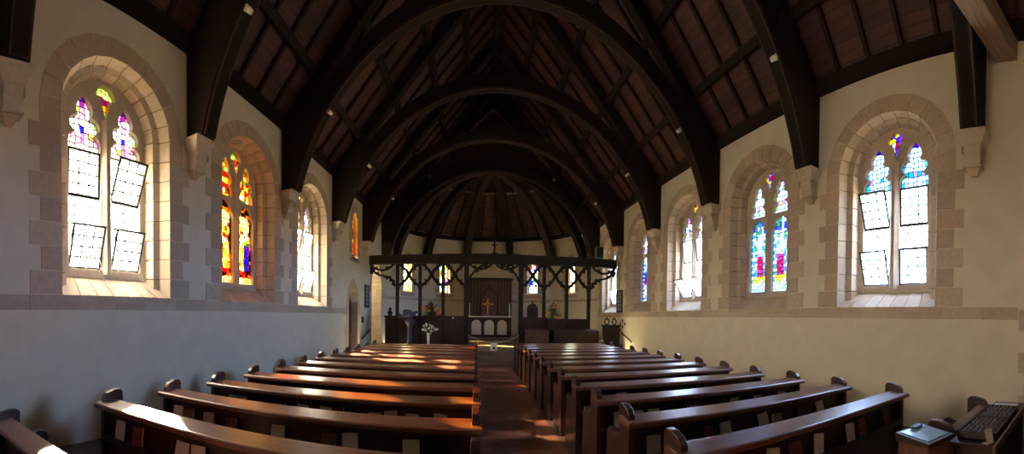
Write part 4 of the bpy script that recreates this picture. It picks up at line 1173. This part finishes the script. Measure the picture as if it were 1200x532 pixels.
ped = [(.16, 0), (.16, .04), (.05, .08), (.04, .85), (.10, .92), (.15, 1.0), (.13, 1.06)]
flowers('flower_arrangement', (-1.78, 15.1, CHF), 'large yellow, orange and red flower arrangement seen through the screen', ped, M['darkwood'], .44, 46, ['yellow', 'orange', 'yellow', 'red'], .72, 260)
flowers('flower_arrangement', (3.05, 15.0, CHF), 'yellow and cream flowers rising behind the right half of the screen', [(a, z * 1.05) for a, z in ped], M['darkwood'], .32, 36, ['yellow', 'cream', 'orange', 'yellow'], .72, 160)
flowers('flower_vase', (-1.66, 13.35, .30), 'white flowers in a tall white vase before the screen', [(.10, 0), (.10, .03), (.04, .10), (.035, .45), (.05, .70), (.065, .80)], M['white'], .32, 30, ['white'], .30, 90)

# priest's chair
ch = tag(empty('high_backed_chair', (3.15 - .55, 17.4, .58)), 'dark chair with a tall pointed back beyond the screen', 'chair')
m = MB(); m.hexa([(p[0], .2, p[1]) for p in pointed(.26, 1.45, .3, .4, 5)], [(p[0], .25, p[1]) for p in pointed(.26, 1.45, .3, .4, 5)]); m.build('backrest', [M['screen']], ch)
m = MB(); m.box(-.26, .26, -.22, .22, .42, .47); m.build('seat', [M['screen']], ch)
for x in (-.24, .20):
    for y in (-.2, .18):
        m = MB(); m.box(x, x + .045, y, y + .045, 0, .42); m.build('leg', [M['screen']], ch)
    m = MB(); m.box(x, x + .045, -.2, .2, .64, .69); m.box(x, x + .045, -.2, -.155, .47, .66); m.build('armrest', [M['screen']], ch)
m = MB(); m.lathe([(.05, 0), (.02, .05), (.04, .1), (0, .16)], (0, .225, 1.74), 8); m.build('finial', [M['screen']], ch)

# choir desks and the poppyhead bench right of the screen
def desk(x0, x1, y, top, label, rz=0, name='choir_desk', mat='darkwood'):
    L = x1 - x0; t = tag(empty(name, (x0, y, CHF)), label, 'choir desk')
    m = MB(); m.box(0, L, -.02, .02, .02, top); m.box(0, L, -.04, .03, top - .08, top); 
    n = max(2, round(L / .3))
    for i in range(n + 1): m.box(L * i / n - .02, L * i / n + .02, -.035, .02, 0, top)
    m.build('front_panel', [M[mat]], t)
    m = MB(); m.hexa([(-.03, -.06, top), (L + .03, -.06, top), (L + .03, .30, top + .06), (-.03, .30, top + .06)], [(-.03, -.06, top + .03), (L + .03, -.06, top + .03), (L + .03, .30, top + .09), (-.03, .30, top + .09)]); m.build('sloping_top', [M[mat]], t)
    for x in (0, L - .04):
        m = MB(); m.box(x, x + .04, .02, .3, 0, top + .03); m.build('end_panel', [M[mat]], t)
    return t
desk(CX + 1.15, CX + 1.98, 13.84, .70, 'low grey-brown panelled desk just right of the chancel opening', mat='redwood')
desk(CX + 2.2, CX + 3.9, 13.84, .72, 'dark choir desk below the yellow flowers in the right half of the screen')
pb = tag(empty('poppyhead_bench', (CX + 3.98, 13.98, CHF)), 'dark bench end with two ringed poppyheads against the right wall', 'bench')
m = MB(); m.box(.15, .85, 0, .05, 0, .95); m.box(.10, .90, -.03, .08, .92, .98); m.build('end_panel', [M['screen']], pb)
m = MB(); m.box(.15, .85, .05, .42, .40, .45); m.build('seat', [M['screen']], pb)
for x in (.32, .62):
    m = MB(); m.tube([(x + .09 * math.cos(t), .02, 1.10 + .11 * math.sin(t)) for t in [k * 2 * math.pi / 20 for k in range(21)]], .022, 8, False); m.tube([(x, .02, 1.2), (x, .02, 1.30)], [.035, .01], 8); m.build('poppyhead', [M['screen']], pb)
st_ = tag(empty('step_rail', (CX - 3.0, 13.62, CHF)), 'dark standing crucifix in front of the screen base', 'crucifix')
st_.location = (-.83, 13.75, CHF); st_.name = 'standing_crucifix'
m = MB(); m.box(-.14, .14, -.1, .1, 0, .05); m.build('base', [M['screen']], st_)
m = MB(); m.box(-.02, .02, -.02, .02, .05, 1.15); m.box(-.13, .13, -.02, .02, .80, .84); m.build('cross', [M['iron']], st_)
m = MB(); m.blob((0, -.01, 1.17), .03); m.build('knob', [M['white']], st_)

# sash cords under window_1
for k, (y, l) in enumerate(((LWIN[0] - .30, 'pale cords looping over the sill of the near clear window, its nearer light'), (LWIN[0] + .42, 'pale cords looping over the sill of the near clear window, its farther light'))):
    m = MB()
    for q in (0, .05):
        m.tube([(XL - .33, y + q, 2.95), (XL - .25, y + .03 + q, 2.55), (XL - .20, y + .08 + q, 2.25), (XL - .10, y + .16 + q * .5, 2.04), (XL - .06, y + .20, 2.0)], .005, 5)
    tag(m.build('sash_cord', [M['cord']]), l, 'cord', 'sash cords of the near clear window')

# ---------------------------------------------------------------- daylight
w = bpy.data.worlds.new('World'); SC.world = w; w.use_nodes = True; nt = w.node_tree; nt.nodes.clear()
out = nt.nodes.new('ShaderNodeOutputWorld'); bg = nt.nodes.new('ShaderNodeBackground')
tc = nt.nodes.new('ShaderNodeTexCoord'); sp = nt.nodes.new('ShaderNodeSeparateXYZ'); nt.links.new(tc.outputs['Generated'], sp.inputs[0])
# east-west tint of the sky
mx = nt.nodes.new('ShaderNodeMapRange'); mx.inputs['From Min'].default_value = -.8; mx.inputs['From Max'].default_value = .8; nt.links.new(sp.outputs[0], mx.inputs['Value'])
sky = nt.nodes.new('ShaderNodeMix'); sky.data_type = 'RGBA'; sky.inputs['A'].default_value = (1.0, .90, .72, 1); sky.inputs['B'].default_value = (.42, .68, 1.25, 1)
nt.links.new(mx.outputs['Result'], sky.inputs['Factor'])
mz = nt.nodes.new('ShaderNodeMapRange'); mz.inputs['From Min'].default_value = -.06; mz.inputs['From Max'].default_value = .06; nt.links.new(sp.outputs[2], mz.inputs['Value'])
gr = nt.nodes.new('ShaderNodeMix'); gr.data_type = 'RGBA'; gr.inputs['A'].default_value = (.34, .27, .13, 1); nt.links.new(mz.outputs['Result'], gr.inputs['Factor']); nt.links.new(sky.outputs['Result'], gr.inputs['B'])
nt.links.new(gr.outputs['Result'], bg.inputs['Color']); bg.inputs['Strength'].default_value = 9.0
nt.links.new(bg.outputs[0], out.inputs['Surface'])

az = Vector((.83, -.556)).normalized(); el_ = R(31)
sd = Vector((az.x * math.cos(el_), az.y * math.cos(el_), -math.sin(el_)))
sl = bpy.data.lights.new('sun', 'SUN'); sl.energy = 60; sl.angle = R(1.2); sl.color = (1, .82, .58)
so = bpy.data.objects.new('sun', sl); COL.objects.link(so); so.rotation_euler = sd.to_track_quat('-Z', 'Y').to_euler()

# ---------------------------------------------------------------- camera: a hand-held phone panorama (cylinder), leaning very slightly
cam = bpy.data.cameras.new('camera'); co = bpy.data.objects.new('camera', cam); COL.objects.link(co); SC.camera = co
cam.type = 'PANO'; cam.panorama_type = 'CENTRAL_CYLINDRICAL'
F, XC, YC = 450.0, 558.0, 378.6
cam.central_cylindrical_range_u_min = -XC / F; cam.central_cylindrical_range_u_max = (1200 - XC) / F
cam.central_cylindrical_range_v_min = -(532 - YC) / F; cam.central_cylindrical_range_v_max = YC / F
cam.central_cylindrical_radius = 1.0
cam.lens = 12; cam.clip_start = .02; cam.clip_end = 200
up = Vector((-.01044, .01467, 1)).normalized(); fw = Vector((0, 1, 0)); fw = (fw - up * fw.dot(up)).normalized(); rt = fw.cross(up)
co.matrix_world = Matrix(((rt.x, up.x, -fw.x, 0), (rt.y, up.y, -fw.y, 0), (rt.z, up.z, -fw.z, EYE), (0, 0, 0, 1)))

vs = SC.view_settings; vs.view_transform = 'Standard'; vs.look = 'None'; vs.gamma = 1; vs.use_curve_mapping = False; vs.exposure = 2.38
SC.display_settings.display_device = 'sRGB'
cy = SC.cycles; cy.use_denoising = True; cy.max_bounces = 8; cy.diffuse_bounces = 5; cy.transparent_max_bounces = 12; cy.sample_clamp_indirect = 6; cy.caustics_reflective = False; cy.caustics_refractive = False
